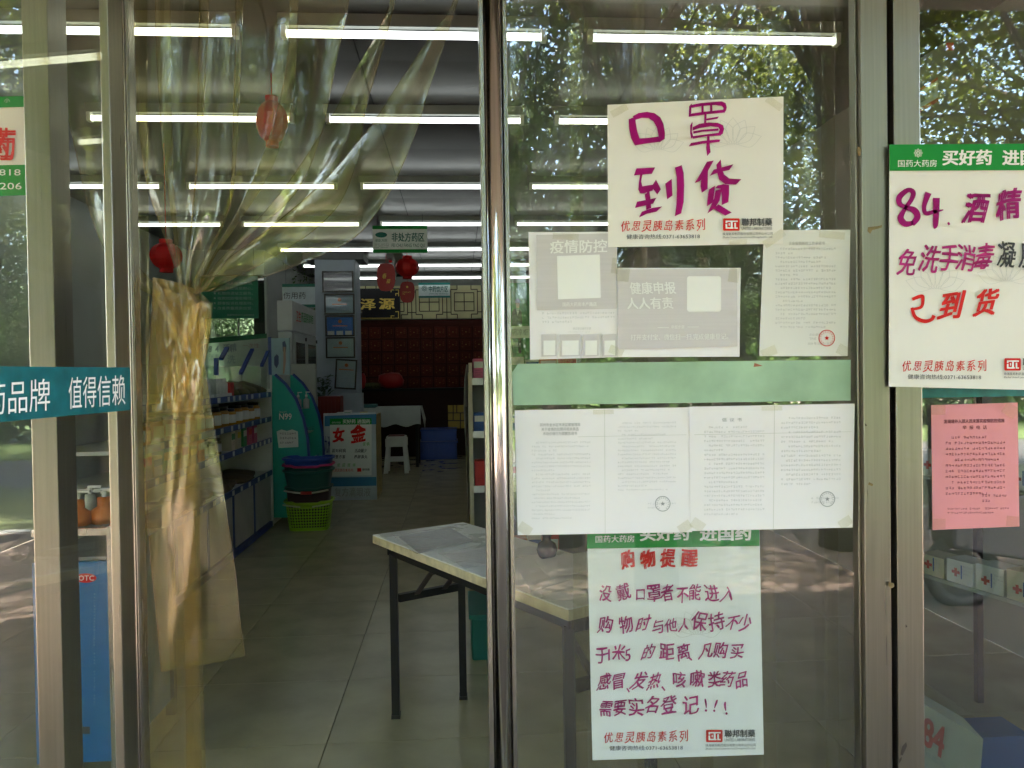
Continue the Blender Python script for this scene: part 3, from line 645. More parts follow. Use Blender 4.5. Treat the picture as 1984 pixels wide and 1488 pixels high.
for k,(tl,tr,br,bl,lb,Yk) in enumerate((((997,795),(1341,789),(1341,1031),(1003,1037),'left double page of the wide white notice under the green strip',Y1-.0035),((1335,788),(1656,782),(1652,1022),(1338,1029),'right double page of the wide white notice under the green strip',Y1-.005))):
    p=sheet('price_notice' if k==0 else 'proposal_notice',tl,tr,br,bl,Yk,paper,lb,'notice','double page notices',seed=6+k)
    mp=fmap(Yk-DY)
    if k==0:
        def _a(mb):
            for i,s in enumerate(('郑州市金水区市场监督管理局','关于疫情防控期间相关商品','市场价格行为提醒告诫书')): text(mb,s,1046+i*3,820+i*8.6,1124-i*3,826.5+i*8.6,mp,-.012)
        part_text(p,'title_print',ink_mid,_a)
        part_text(p,'faint_print',ink_grey,lambda mb:[microtext(mb,1030,856,1146,1010,mp,20,-.01,11,.5,4),microtext(mb,1197,818,1312,955,mp,18,-.012,12,.5,3),microtext(mb,1255,974,1312,990,mp,2,-.01,13,.5)])
        part_text(p,'round_seal',ink_mid,lambda mb:seal(mb,1284,976,15,fmap(Yk-DY-.0005)))
        part_text(p,'fold_line',ink_faint,lambda mb:[area(mb,[(1171,793),(1172,793),(1173,1034),(1172,1034)],mp),area(mb,[(1120,846),(1330,842),(1330,842.7),(1120,846.7)],mp)])
    else:
        part_text(p,'title_print',ink_mid,lambda mb:text(mb,'倡  议  书',1399,810,1437,817,mp,-.01))
        part_text(p,'faint_print',ink_grey,lambda mb:[microtext(mb,1364,826,1480,1003,mp,20,-.008,14,.5,4),microtext(mb,1513,808,1628,945,mp,15,-.01,15,.5,3),microtext(mb,1572,963,1628,980,mp,2,-.01,16,.5)])
        part_text(p,'round_seal',ink_mid,lambda mb:seal(mb,1603,967,15,fmap(Yk-DY-.0005)))
        part_text(p,'fold_line',ink_faint,lambda mb:[area(mb,[(1500,785),(1501,785),(1499,1025),(1498,1025)],mp),area(mb,[(1345,842),(1650,836),(1650,836.7),(1345,842.7)],mp)])
    tapes(p,[((tl[0]+tr[0])/2,tl[1]+3,40,9,-.02),(bl[0]+14,bl[1]-12,26,20,.6),(br[0]-14,br[1]-10,26,18,-.6)],Yk)
# ---- pharmacy posters with green heads
def green_poster(name,label,x0,y0,x1,y1,xb0,xb1,yb0,yb1,band,Y,mt,out=-1,seed=1):
    p=sheet(name,(x0,y0),(x1,y1),(xb1,yb1),(xb0,yb0),Y,mt,label,'poster',seed=seed); mp=fmap(Y-DY); mpb=fmap(Y-DY-.0006)
    sl=(y1-y0)/(x1-x0)
    part_text(p,'green_band',ink_green,lambda mb:area(mb,[(x0,y0),(x1,y1),(x1+.5,y1+band),(x0+.5,y0+band)],mp))
    def _a(mb):
        text(mb,'国药大药房',x0+17,y0+30,x0+92,y0+43.5,mpb,sl,.004); pass
    part_text(p,'slogan_lettering',ink_white,lambda mb:text(mb,'买好药',x0+104,y0+11,x0+198,y0+40,mpb,sl,.022)); part_text(p,'slogan_lettering',ink_white,lambda mb:text(mb,'进国药',x0+220,y0+11,x0+318,y0+40,mpb,sl,.022))
    part_text(p,'shop_name_lettering',ink_white,_a); part_text(p,'flower_logo',ink_white,lambda mb:logo_flower(mb,x0+56,y0+16.5,9,mpb)); return p
Y2=-.040
p=green_poster('stock_poster','white poster with green head on the right jamb listing alcohol and gel in stock',1723,280,2058,278,1722,2055,749,757,51,Y2,paper_cool and paper_warm,seed=8)
mp=fmap(Y2-DY-.0003)
def _a(mb):
    brush(mb,[(225,455,40),(150,465,58),(105,410,62),(140,330,40),(205,235,44),(225,165,50),(175,140,44),(95,205,56),(95,270,50),(150,305,40),(235,335,62),(265,400,62),(215,470,46)],mp,1724,340,4.961)
    brush(mb,[(372,165,62),(330,290,44),(345,362,42),(420,350,36),(515,330,10)],mp,1724,340,4.961); brush(mb,[(448,215,66),(446,330,60),(440,470,50),(428,512,8)],mp,1724,340,4.961); brush(mb,[(560,450,22),(572,475,20)],mp,1724,340,4.961,2)
part_text(p,'purple_brush_lettering',ink_purple,_a)
part_text(p,'purple_handwriting',ink_purple,lambda mb:hand(mb,[('酒',1891),('精',1956,-3,.95)],403,66,mp,-.05,.022,.04,4))
part_text(p,'magenta_handwriting',ink_magenta,lambda mb:hand(mb,[('免',1759,6),('洗',1802),('手',1837),('消',1871),('毒',1905)],502,54,mp,-.02,.010,.05,5,sxf=.84))
part_text(p,'dark_handwriting',ink_dark,lambda mb:hand(mb,[('凝',1949),('胶',1995)],494,52,mp,0,.010,.05,6,sxf=.9))
def _a(mb):
    brush(mb,[(215,1190,30),(300,1160,34),(318,1180,34),(305,1260,28),(230,1285,24)],mp,1724,340,4.961); brush(mb,[(212,1270,30),(245,1360,34),(330,1400,36),(400,1385,32),(425,1345,36)],mp,1724,340,4.961)
    hand(mb,[('到',1844),('货',1911,-6,.92)],592,62,mp,0,.020,.03,7)
part_text(p,'red_handwriting',ink_red,_a)
lotus(p,1812,560,60,Y2); lotus(p,1950,545,60,Y2); footer(p,545,271,Y2,.008)
Y3=.0085
p=green_poster('shopping_reminder_poster','pale poster with red shopping reminder handwriting behind the door glass',1137,1008,1471,1003,1148,1480,1473,1462,55,Y3,mat('glossy_poster_paper',(.88,.88,.87),.45,0,.03,4),seed=9)
mp=fmap(Y3-DY-.0006)
part_text(p,'red_handwriting',ink_red,lambda mb:hand(mb,[('购',1217),('物',1256),('提',1295),('醒',1336)],1084,38,mp,-.03,.026,.04,8))
def _a(mb):
    hand(mb,[('没',1174,4),('戴',1208),('口',1241,5,.8),('罩',1267,2,1.1),('者',1294,4),('不',1322,6),('能',1347,3),('进',1378,3),('入',1410,6)],1146,34,mp,-.004,.009,.06,9)
    hand(mb,[('购',1173,6),('物',1213,4),('时',1246,4),('与',1276,10,.9),('他',1301,8,.8),('人',1325,6,.75),('保',1356,0,1.1),('持',1389,0,1.1),('不',1419,3),('少',1445,4)],1205,34,mp,-.006,.009,.06,10)
    hand(mb,[('于',1166,6),('1',1187,4,.9),('米',1200,3),('5',1224,4),('的',1256,2),('距',1292,0,1.1),('离',1325,2),('、',1346,8,.8),('凡',1369,0),('购',1397,-2),('买',1428,0)],1262,34,mp,-.005,.009,.06,11)
    hand(mb,[('感',1170,4),('冒',1199,2),('、',1222,10,.8),('发',1238,2),('热',1268,2),('、',1295,8,.8),('咳',1315,-1),('嗽',1350,-1,1.05),('类',1384,-2),('药',1410,-2),('品',1438,0)],1318,35,mp,-.004,.0095,.06,12)
    hand(mb,[('需',1175,4),('要',1202,2),('实',1232,0,1.1),('名',1264,-2),('登',1297,-2),('记',1338,-4,1.1),('!',1377,-4),('!',1397,-2),('!',1417,0)],1369,35,mp,-.004,.009,.06,13)
part_text(p,'magenta_handwriting',ink_magenta,_a)
lotus(p,1350,1230,55,Y3); footer(p,-33,991,Y3,-.01)
# ---- pink notice, far right
Y4=YG
p=sheet('pink_notice',(1804,785),(1972,780),(1975,1020),(1807,1027),Y4,paper_pink,'pink printed hotline notice taped on the right side window','notice',seed=10)
mp=fmap(Y4-DY)
part_text(p,'black_print',mat('print_on_pink',(.16,.03,.04),.7),lambda mb:[text(mb,'发现境外入郑人员未落实疫情防控措施',1829,813,1946,820.5,mp,-.018,.01),text(mb,'举  报  电  话',1865,824.5,1912,832,mp,-.01,.008),microtext(mb,1832,845,1949,965,mp,11,-.01,21,.5,4),microtext(mb,1903,958,1952,978,mp,2,-.005,22,.5),microtext(mb,1836,984,1955,1000,mp,2,-.01,23,.5)])
tapes(p,[(1818,793,28,22,0),(1958,795,28,24,.6),(1820,1015,24,20,0),(1962,1010,24,20,.1)],Y4)
# ---- half seen poster on the left side window
Y5=.0035
p=sheet('pharmacy_poster',(-110,190),(51,186),(58,378),(-105,384),Y5,paper_warm,'half hidden poster with bold red medicine character on the left side window','poster',seed=12)
mp=fmap(Y5-DY)
part_text(p,'green_band',ink_green,lambda mb:[area(mb,[(-110,190),(51,186),(52,207),(-109,211)],mp),area(mb,[(-106,322),(54,319),(58,378),(-105,384)],mp)])
mpb=fmap(Y5-DY-.0006)
part_text(p,'red_lettering',ink_red,lambda mb:text(mb,'药',-34,250,25,308,mpb,0,.05))
part_text(p,'white_lettering',ink_white,lambda mb:[text(mb,'小',8,190,19,199,mpb),text(mb,'63653818',-74,328,40,340,mpb)]); part_text(p,'number_lettering',ink_white,lambda mb:text(mb,'63651206',-74,354,42,367,mpb))
# ================================================================== vinyl strip curtain
from mathutils import noise as mnoise
cu=thing('strip_curtain','yellowed clear vinyl strip curtain gathered into a knot at the left of the doorway','curtain',(PD(350,744,2.05).x,.15,0))
def resample(p, n):
    q=smooth_path(p,8); q=np.array(q); d=np.r_[0,np.cumsum(np.linalg.norm(np.diff(q[:,:2],axis=0),axis=1))]; t=np.linspace(0,d[-1],n)
    return np.stack([np.interp(t,d,q[:,k]) for k in range(q.shape[1])],1)
def vinyl(name, Lp, Rp, z, mt, n=44, mcol=14, amp=(.004,.02), folds=1.5, wr=.0, wsc=6, seed=0, parent=None, dz=0, tie=1.0, th=.0028, em=None):
    L=resample([(*q,) for q in Lp],n); Rr=resample([(*q,) for q in Rp],n); rr=random.Random(seed); ph=rr.uniform(0,6); fr_=[]; U=[0,.012]+[.012+.976*k/(mcol-3) for k in range(1,mcol-3)]+[.988,1]
    for i in range(n):
        t=i/(n-1); am=amp[0]+(amp[1]-amp[0])*t**1.6
        for j in range(mcol):
            u=U[j]; px=L[i,0]*(1-u)+Rr[i,0]*u; py=L[i,1]*(1-u)+Rr[i,1]*u
            zz=z+dz*t+am*math.sin(2*math.pi*folds*u+ph+.6*t)
            p=PD(px,py,zz)
            if wr: 
                nv=mnoise.noise(Vector((p.x*wsc*1.5+p.z*wsc*.25+seed*3.1,p.z*wsc*.28,seed)))*wr+mnoise.noise(Vector((p.x*wsc*4-p.z*wsc*.6+seed,p.z*wsc*.6,seed+9)))*wr*.45
                p=p+Vector((0,nv,0))
            fr_.append(p)
    V=np.array(fr_).reshape(n,mcol,3); du=np.gradient(V,axis=1); dv=np.gradient(V,axis=0); nn=np.cross(du,dv); nn/=np.linalg.norm(nn,axis=2)[:,:,None]+1e-9
    if nn[:,:,1].mean()<0: nn=-nn
    B=V+nn*th; mb=MB(); k=mcol; vs=[tuple(x) for x in V.reshape(-1,3)]+[tuple(x) for x in B.reshape(-1,3)]; o=n*k; fs=[]
    for i in range(n-1):
        for j in range(k-1):
            a=i*k+j; fs+=[(a,a+k,a+k+1,a+1),(o+a,o+a+1,o+a+k+1,o+a+k)]
    mb.add(vs,fs,0); mb.m=[1 if (q//2)%(k-1) in (0,k-2) else 0 for q in range(len(fs))]; rim=[]
    for i in range(n-1): rim+=[(i*k,i*k+o,(i+1)*k+o,(i+1)*k),(i*k+k-1,(i+1)*k+k-1,(i+1)*k+k-1+o,i*k+k-1+o)]
    for j in range(k-1): rim+=[((n-1)*k+j,(n-1)*k+j+o,(n-1)*k+j+1+o,(n-1)*k+j+1)]
    mb.f+=rim; mb.m+=[1]*len(rim)
    return obj(name,mb,[mt,em or pvc_band],parent or cu,True)
S=[
 ([(905,-150),(880,0),(835,68),(770,165),(715,247),(626,351),(518,444),(430,510),(385,565)],[(935,-150),(887,0),(862,80),(830,175),(805,258),(755,372),(690,458),(590,508),(440,562)],2.000,.05),
 ([(790,-150),(758,0),(726,72),(680,150),(644,222),(558,354),(483,444),(415,515),(378,570)],[(800,-150),(765,0),(748,68),(728,140),(708,211),(690,315),(650,405),(560,480),(410,560)],2.015,.04),
 ([(562,-150),(561,0),(560,70),(557,107),(545,180),(515,286),(470,390),(420,480),(375,570)],[(690,-150),(676,0),(665,60),(654,107),(640,180),(619,272),(572,376),(470,470),(395,565)],2.030,.03),
 ([(457,-150),(456,0),(455,100),(452,200),(450,286),(447,360),(440,412),(400,490),(368,560)],[(580,-150),(578,0),(575,100),(570,180),(555,250),(520,340),(470,420),(415,500),(382,570)],2.045,.02),
 ([(385,-150),(386,0),(384,100),(382,215),(380,300),(375,380),(368,450),(362,510),(358,565)],[(475,-150),(470,0),(466,120),(460,240),(455,330),(445,400),(420,460),(390,520),(374,565)],2.058,.01),
 ([(300,-150),(300,0),(302,100),(308,200),(314,286),(325,370),(336,447),(345,510),(350,560)],[(405,-150),(404,0),(400,100),(394,215),(385,290),(378,360),(370,440),(368,510),(366,560)],2.07,.0),
 ([(255,-150),(258,0),(262,100),(266,215),(275,300),(290,380),(314,447),(335,510),(345,560)],[(330,-150),(330,0),(331,100),(332,215),(334,300),(338,380),(343,447),(350,510),(354,560)],2.085,.0),
 ([(95,-150),(100,0),(115,150),(145,290),(170,400),(200,480),(240,540),(290,570),(330,590)],[(230,-150),(230,0),(232,150),(236,290),(242,400),(255,480),(280,530),(320,560),(350,570)],2.10,-.01)]
for i,(l,r,z,dz) in enumerate(S):
    vinyl('strip',l,r,z,pvc,amp=(.003,.012),folds=.55 if i<3 else .8,wr=.002,wsc=3,seed=i+1,dz=dz)
LOW=[([(296,536),(291,600),(288,660),(284,760),(282,880),(284,980),(290,1080),(302,1190),(312,1302)],[(352,548),(384,600),(394,680),(408,780),(425,880),(440,990),(455,1100),(466,1200),(475,1272)],2.0,pvc_old,1.2,.010,21),
 ([(300,556),(290,700),(282,850),(276,1000),(274,1150),(274,1300),(275,1520)],[(402,596),(395,700),(390,850),(388,1000),(390,1150),(393,1300),(398,1520)],2.05,pvc_old,1.6,.012,22),
 ([(318,560),(330,700),(345,850),(355,1000),(358,1150),(360,1300),(362,1520)],[(400,585),(386,700),(380,850),(378,1000),(380,1150),(384,1300),(392,1520)],2.075,pvc_old,1.2,.010,23),
 ([(262,-150),(262,150),(264,400),(265,600),(266,800),(267,1000),(268,1520)],[(286,-150),(285,150),(288,400),(290,600),(288,800),(285,1000),(284,1520)],2.10,pvc,.8,.006,24),
 ([(300,540),(296,590),(302,650),(318,720),(335,800)],[(352,548),(378,572),(404,606),(400,660),(380,800)],1.985,pvc_old,1.2,.016,25),
 ([(360,590),(352,640),(345,700),(340,780)],[(412,586),(408,630),(398,690),(376,780)],1.99,pvc_old,1.0,.012,26),
 ([(296,538),(305,580),(330,640),(352,720),(362,800)],[(318,540),(345,590),(372,650),(390,720),(398,800)],1.975,pvc_old,.8,.014,27),
 ([(345,548),(352,600),(345,660),(322,720),(300,800)],[(372,560),(404,590),(396,650),(372,720),(352,800)],1.965,pvc_old,.8,.014,28)]
for i,(l,r,z,mt_,fo,wr,sd_) in enumerate(LOW):
    vinyl('hanging_end' if i<4 else 'knot_fold',l,r,z,mt_,n=60,mcol=26,amp=(.014,.005),folds=fo*.6,wr=wr*(1.1 if i<4 else 1.9),wsc=5 if i<4 else 9,seed=sd_,em=None if i==0 else mt_)
obj('curtain_rail', MB().box(xat(80,2.05),xat(1700,2.05),.10,.25,2.50,2.53), alu2, cu)
cu2=thing('strip_curtain','clear vinyl strips hanging straight behind the closed door glass','curtain',(PD(1300,744,2.05).x,.12,0))
for i in range(6):
    a=985+i*122
    vinyl('strip',[(a-6,-150),(a-3,300),(a+2,800),(a+5,1300),(a+10,1800)],[(a+142,-150),(a+145,300),(a+149,800),(a+152,1300),(a+158,1800)],1.985+.018*(i%2),pvc_plain,n=30,mcol=9,amp=(.006,.008),folds=.5,wr=.004,wsc=3,seed=30+i,parent=cu2,em=pvc_plain)
# ================================================================== inside: furniture and goods
def zfloor(px,py): p=PZ(px,py,0); return p
# ---- folding table by the door
TZ=.72
A_,B_,C_=PZ(722,1036,TZ),PZ(866,1004,TZ),PZ(1122,1188,TZ); ux=(C_-A_); LT=ux.length; ux=ux/LT; vx=(B_-A_); vx=vx-ux*vx.dot(ux); WT=max(.42,vx.length); vx=vx.normalized()
LT=min(LT,1.25)
tb=thing('folding_table','white topped folding table with black steel legs inside the door','table',(A_+C_+vx*WT).lerp(A_,.5)*Vector((1,1,0)) if False else ((A_+ux*LT/2+vx*WT/2).x,(A_+ux*LT/2+vx*WT/2).y,0))
def T(u,v,z): p=A_+ux*u+vx*v; return Vector((p.x,p.y,z))
def tbar(mb,a,b,w1,w2): return mb.bar(a,b,w1,w2)
mtop=mat('white_laminate',(.78,.79,.76),.28,0,.06,3); medge=mat('cream_edge_band',(.58,.52,.34),.6,0,.25,30)
def slab(mb,u0,u1,v0,v1,z0,z1):
    c=T((u0+u1)/2,(v0+v1)/2,(z0+z1)/2); return mb.obox(c,ux*(u1-u0)/2,vx*(v1-v0)/2,(0,0,(z1-z0)/2))
obj('table_top',slab(MB(),0,LT,0,WT,TZ-.004,TZ),mtop,tb,bev=.001)
obj('edge_band',slab(MB(),-.001,LT+.001,-.001,WT+.001,TZ-.034,TZ-.0042),medge,tb,bev=.003)
mb=MB(); i_=.05
for a,b in (((i_,i_),(LT-i_,i_)),((i_,WT-i_),(LT-i_,WT-i_)),((i_,i_),(i_,WT-i_)),((LT-i_,i_),(LT-i_,WT-i_))): mb.bar(T(*a,TZ-.056),T(*b,TZ-.056),.022,.04)
obj('apron',mb,dark_metal,tb)
for u in (.07,LT-.07):
    for v in (.055,WT-.055):
        lg=obj('leg',MB().bar(T(u,v,.015),T(u,v,TZ-.07),.03,.04),dark_metal,tb); obj('rubber_foot',MB().bar(T(u,v,0),T(u,v,.0145),.034,.044),rubber,lg)
    obj('crossbar',MB().bar(T(u,.075,TZ-.25),T(u,WT-.075,TZ-.25),.024,.03),dark_metal,tb)
    sg=1 if u<.5 else -1
    for v in (WT*.36,WT*.66): obj('brace',MB().bar(T(u+sg*.01,v,TZ-.245),T(u+sg*.20,v,TZ-.075),.024,.006,(0,0,1)),mat('scuffed_steel',(.04,.03,.028),.5),tb)
    obj('brace_link',MB().bar(T(u+sg*.12,WT*.36,TZ-.14),T(u+sg*.12,WT*.66,TZ-.14),.012,.012),dark_metal,tb)
sleeve=clear('clear_film',(.96,.97,.96),.05,.12,.03,(.85,.88,.88),.5,.5,40)
def tsheet(name,pts,z,mt,label,film=True,seed=1,scr=True,grp='papers on the folding table',cat='paper'):
    q=[PZ(px,py,z) for px,py in pts]; rt=thing(name,label,cat,sum(q,Vector())/4,grp)
    obj('sheet',MB().prism(q,(0,0,-.0008)),mt,rt)
    if scr:
        def mp(u,v): return (q[0]*(1-u)+q[1]*u)*(1-v)+(q[3]*(1-u)+q[2]*u)*v+Vector((0,0,.0006))
        part_text(rt,'print',ink_grey,lambda mb:microtext(mb,.12,.12,.88,.85,mp,7,0,seed,.45,0,cw=.07))
    if film:
        c=sum(q,Vector())/4; fq=[c+(p-c)*1.16+Vector((0,0,.002)) for p in q]; n=10; vs=[];fs=[]; rr=random.Random(seed)
        for j in range(n+1):
            for i in range(n+1):
                u,v=i/n,j/n; p=(fq[0]*(1-u)+fq[1]*u)*(1-v)+(fq[3]*(1-u)+fq[2]*u)*v; e=min(u,1-u,v,1-v); vs.append(p+Vector((0,0,rr.uniform(0,.005)*(1 if e<.15 else .2))))
        for j in range(n):
            for i in range(n): a=j*(n+1)+i; fs.append((a,a+1,a+n+2,a+n+1))
        obj('film_cover',MB().add(vs,fs),sleeve,rt)
    return rt
tsheet('taped_form',[(772,1040),(872,1022),(918,1048),(812,1072)],TZ+.002,mat('grey_form',(.42,.42,.43),.7),'grey form under clear film on the left end of the table',seed=3)
tsheet('taped_form',[(858,1074),(945,1058),(1000,1082),(905,1100)],TZ+.002,paper,'white form under clear film near the table middle',seed=4)
tsheet('printed_sheet',[(1003,1104),(1078,1094),(1112,1120),(1030,1146)],TZ+.002,paper,'white sheet with blurred print seen through the door glass',False,5)
tsheet('open_notebook',[(1035,1086),(1150,1066),(1175,1100),(1066,1120)],TZ+.012,paper,'open white notebook on the table behind the door glass',False,6,cat='notebook')
c=PZ(1060,1082,TZ); single('round_bottle',MB().lathe(c,[(.02,0),(.03,.01),(.036,.03),(.03,.052),(.014,.062),(.014,.075),(.018,.078),(.018,.095)],18),mat('dark_glass',(.03,.03,.06),.15),'small round dark bottle on the table behind the door glass','bottle',smooth=True)
cr=MB(); x0,x1,z0,z1=rectpx(913,1137,990,1196,3.75); 
cr=thing('teal_crate','teal plastic crate on the floor under the folding table','crate',((x0+x1)/2,2.0,0)); tealp=mat('teal_plastic',(.006,.13,.11),.5)
obj('crate_body',MB().box(x0,x1,1.85,2.25,0.0,.20),tealp,cr,bev=.01); obj('rim',MB().box(x0-.012,x1+.012,1.84,2.26,.2005,.22),tealp,cr)

# ---- generic goods
BOXC={k:mat('carton_'+k,c,.5,0,.08,12) for k,c in {'red':(.55,.02,.02),'white':(.68,.68,.66),'cream':(.6,.56,.42),'blue':(.03,.10,.36),'green':(.05,.25,.09),'pink':(.55,.10,.22),'orange':(.62,.22,.03),'purple':(.16,.05,.25),'yellow':(.6,.45,.05)}.items()}
amber=mat('amber_content',(.45,.22,.03),.2); blackl=mat('black_lid',(.02,.02,.02),.4); olive=mat('dried_herb',(.13,.12,.045),.8,0,.5,30)
def carton(x,y,z,w_,d,h,col,band,label,group,face='-y',name='medicine_box'):
    t=thing(name,label,'box',(x,y,z),group); obj('carton',MB().box(x-w_/2,x+w_/2,y-d/2,y+d/2,z,z+h),BOXC[col],t,bev=.0015)
    e=.0012
    if face=='-y':
        obj('label_band',MB().box(x-w_/2+.004,x+w_/2-.004,y-d/2-e,y-d/2-.0002,z+h*.55,z+h*.86),BOXC[band],t)
        part_text(t,'print',ink_dark,lambda mb:microtext(mb,0,0,1,1,lambda u,v:Vector((x-w_/2+w_*(.15+.7*u),y-d/2-e-.0006,z+h*(.45-.32*v))),3,0,int(x*1e4)%99+1,.5,cw=.13))
    else:
        obj('label_band',MB().box(x+w_/2+.0002,x+w_/2+e,y-d/2+.004,y+d/2-.004,z+h*.55,z+h*.86),BOXC[band],t)
        part_text(t,'print',ink_dark,lambda mb:microtext(mb,0,0,1,1,lambda u,v:Vector((x+w_/2+e+.0006,y-d/2+d*(.15+.7*u),z+h*(.45-.32*v))),3,0,int(y*1e4)%99+1,.5,cw=.13))
    return t
def jar(x,y,z,r,h,label,group,body=None,lid=None):
    t=thing('jar',label,'jar',(x,y,z),group)
    obj('body',MB().lathe((x,y,z),[(r*.92,0),(r,h*.04),(r,h*.78),(r*.8,h*.84)],14),body or amber,t,True)
    obj('lid',MB().lathe((x,y,z+h*.8401),[(r*.86,0),(r*.86,h*.16)],14),lid or blackl,t,True)
    vs=[];fs=[]
    for i in range(7):
        a=-1.15+2.3*i/6
        for zz in (h*.18,h*.66): vs.append((x+math.cos(a)*(r+.001),y+math.sin(a)*(r+.001),z+zz))
    for i in range(6): fs.append((2*i,2*i+2,2*i+3,2*i+1))
    obj('paper_label',MB().add(vs,fs),white_plastic,t); return t
def bag(x,y,z,sx,sy,sz,rot,mt,label,group,seed=1,name='herb_bag'):
    mb=MB(); n,m_=10,6; vs=[]; 
    for j in range(m_+1):
        for i in range(n):
            ph=math.pi*j/m_; th=2*math.pi*i/n; d=Vector((math.sin(ph)*math.cos(th),math.sin(ph)*math.sin(th),math.cos(ph)))
            for k in range(3): d[k]=math.copysign(abs(d[k])**.6,d[k])
            q=Vector((d.x*sx,d.y*sy,d.z*sz))*(1+.22*mnoise.noise(d*2.3+Vector((seed,0,0)))); vs.append(Matrix.Rotation(rot,3,'Y')@q+Vector((x,y,z+sz)))
    fs=[(j*n+i,j*n+(i+1)%n,(j+1)*n+(i+1)%n,(j+1)*n+i) for j in range(m_) for i in range(n)]
    return single(name,mb.add(vs,fs),mt,label,'bag',group,True)

# ---- long shelf on the left
SX=-1.67; SB=SX-.46; Y0s,Y1s=2.35,5.45
sh=thing('wall_shelf','long white shelf with blue edge strips on the left of the aisle','shelf',((SX+SB)/2,(Y0s+Y1s)/2,0))
shelfm=mat('shelf_board',(.74,.75,.73),.45); bluestrip=mat('blue_price_strip',(.01,.045,.26),.35)
LV=[1.20,.98,.79,.50]
for z in LV:
    b_=obj('shelf_board',MB().box(SB,SX-.012,Y0s,Y1s-.03,z-.02,z),shelfm,sh)
    obj('price_strip',MB().box(SX-.0115,SX,Y0s,Y1s-.03,z-.032,z+.012),bluestrip,b_)
    y=Y0s+.1; rr=random.Random(int(z*100))
    while y<Y1s-.15:
        w_=rr.uniform(.05,.07); obj('price_card',MB().box(SX+.0003,SX+.0012,y,y+w_,z-.028,z+.008),white_plastic,b_); y+=rr.uniform(.12,.3)
obj('base_board',MB().box(SB,SX-.05,Y0s,Y1s-.03,.0,.06),bluestrip,sh)
for k in range(5): 
    a,b=Y0s+(Y1s-Y0s-.03)*k/5,Y0s+(Y1s-Y0s-.03)*(k+1)/5
    d_=obj('cupboard_door',MB().box(SX-.03,SX-.012,a+.022,b-.022,.065,.462),mat('grey_laminate',(.50,.48,.49),.5),sh)
    obj('door_post',MB().box(SX-.032,SX-.008,a-.02,a+.0215,.0605,.464),bluestrip,sh)
obj('back_board',MB().box(SB-.02,SB-.0005,Y0s,Y1s-.03,.06,1.24),shelfm,sh)
obj('end_panel',MB().box(SB-.02,SX-.002,Y1s-.0295,Y1s,.0,1.24),shelfm,sh)
obj('kick_strip',MB().box(SX-.0495,SX-.006,Y0s,Y1s-.03,0,.05),bluestrip,sh)
for i,(pa,pb) in enumerate((((419,727),(419,694)),((428,696),(440,674)),((466,724),(489,677)),((507,709),(519,681)))):
    a=PX(*pa,SX-.03); b=PX(*pb,SX-.03); obj('divider_bar',MB().bar(a,b,.018,.03,(1,0,0)),bluestrip,sh)
acr=clear('acrylic',(.90,.93,.92),.05,.02,.05,(.8,.85,.85),.3)
for y in (3.2,3.9,4.6,5.2): obj('clear_divider',MB().box(SB+.02,SX-.035,y,y+.004,1.2005,1.44),acr,sh)
G1='goods on the left wall shelf'
y=2.45
for i in range(15): jar(SX-.085,2.46+i*.19,LV[1],.058,.15-.02*(i%3==1),f'{ORD[i]} amber jar with white label from the near end of the second shelf',G1)
for i in range(8): carton(SX-.075,2.45+i*.155,LV[2],.09,.13,.12+.03*(i%2),['white','cream','white','green','cream','white','blue','orange'][i],['green','red','blue','yellow','green','red','white','white'][i],f'{ORD[i]} carton from the near end of the third shelf',G1,'+x')
for i in range(3): jar(SX-.10,3.75+i*.15,LV[2],.05,.12,f'{ORD[i]} small dark jar from the near end of the third shelf',G1,olive)
for i,(c1,c2) in enumerate((('cream','green'),('cream','yellow'),('green','white'),('pink','red'),('pink','white'))): carton(SX-.09,4.35+i*.17,LV[2],.09,.10,.15,c1,c2,['cream gift carton with green band on the third shelf','cream gift carton with yellow band on the third shelf','green gift carton on the third shelf','pink gift carton with red band on the third shelf','pink gift carton nearest the end of the third shelf'][i],G1,'+x')
t=thing('bottle_tray','white tray holding two rows of small bottles on the top shelf','tray',(SX-.15,3.9,LV[0]),G1)
obj('tray',MB().box(SX-.25,SX-.05,3.55,4.35,LV[0],LV[0]+.03),white_plastic,t)
bp_=None
for i in range(9):
    for xx in (SX-.18,SX-.09):
        yy=3.6+i*.085
        if bp_ is None: bp_=obj('bottle',MB().lathe((xx,yy,LV[0]+.031),[(.03,0),(.03,.075),(.016,.085),(.016,.11)],10),white_plastic,t,True); bz=WORG[bp_].z-LV[0]; 
        else: share(bp_,'bottle',(xx,yy,LV[0]+bz),t)
single('red_carton',MB().box(SX-.2,SX-.08,4.42,4.52,LV[0],LV[0]+.11),BOXC['red'],'small red carton between the bottle tray and herb bags','box',G1)
for i in range(6): bag(SX-.17+.03*(i%2),4.58+i*.14,LV[0],.13,.075,.045,.35,olive,f'{ORD[i]} clear bag of dried herbs from the near end of the top shelf',G1,i)
for i in range(9): bag(SX-.2+.05*(i%2),2.6+i*.3,LV[3],.14,.17,.03,.1,mat('dark_herb',(.10,.07,.035),.7,0,.4,25),f'{ORD[i]} flat dark pack from the near end of the lowest shelf',G1,20+i,'flat_pack')

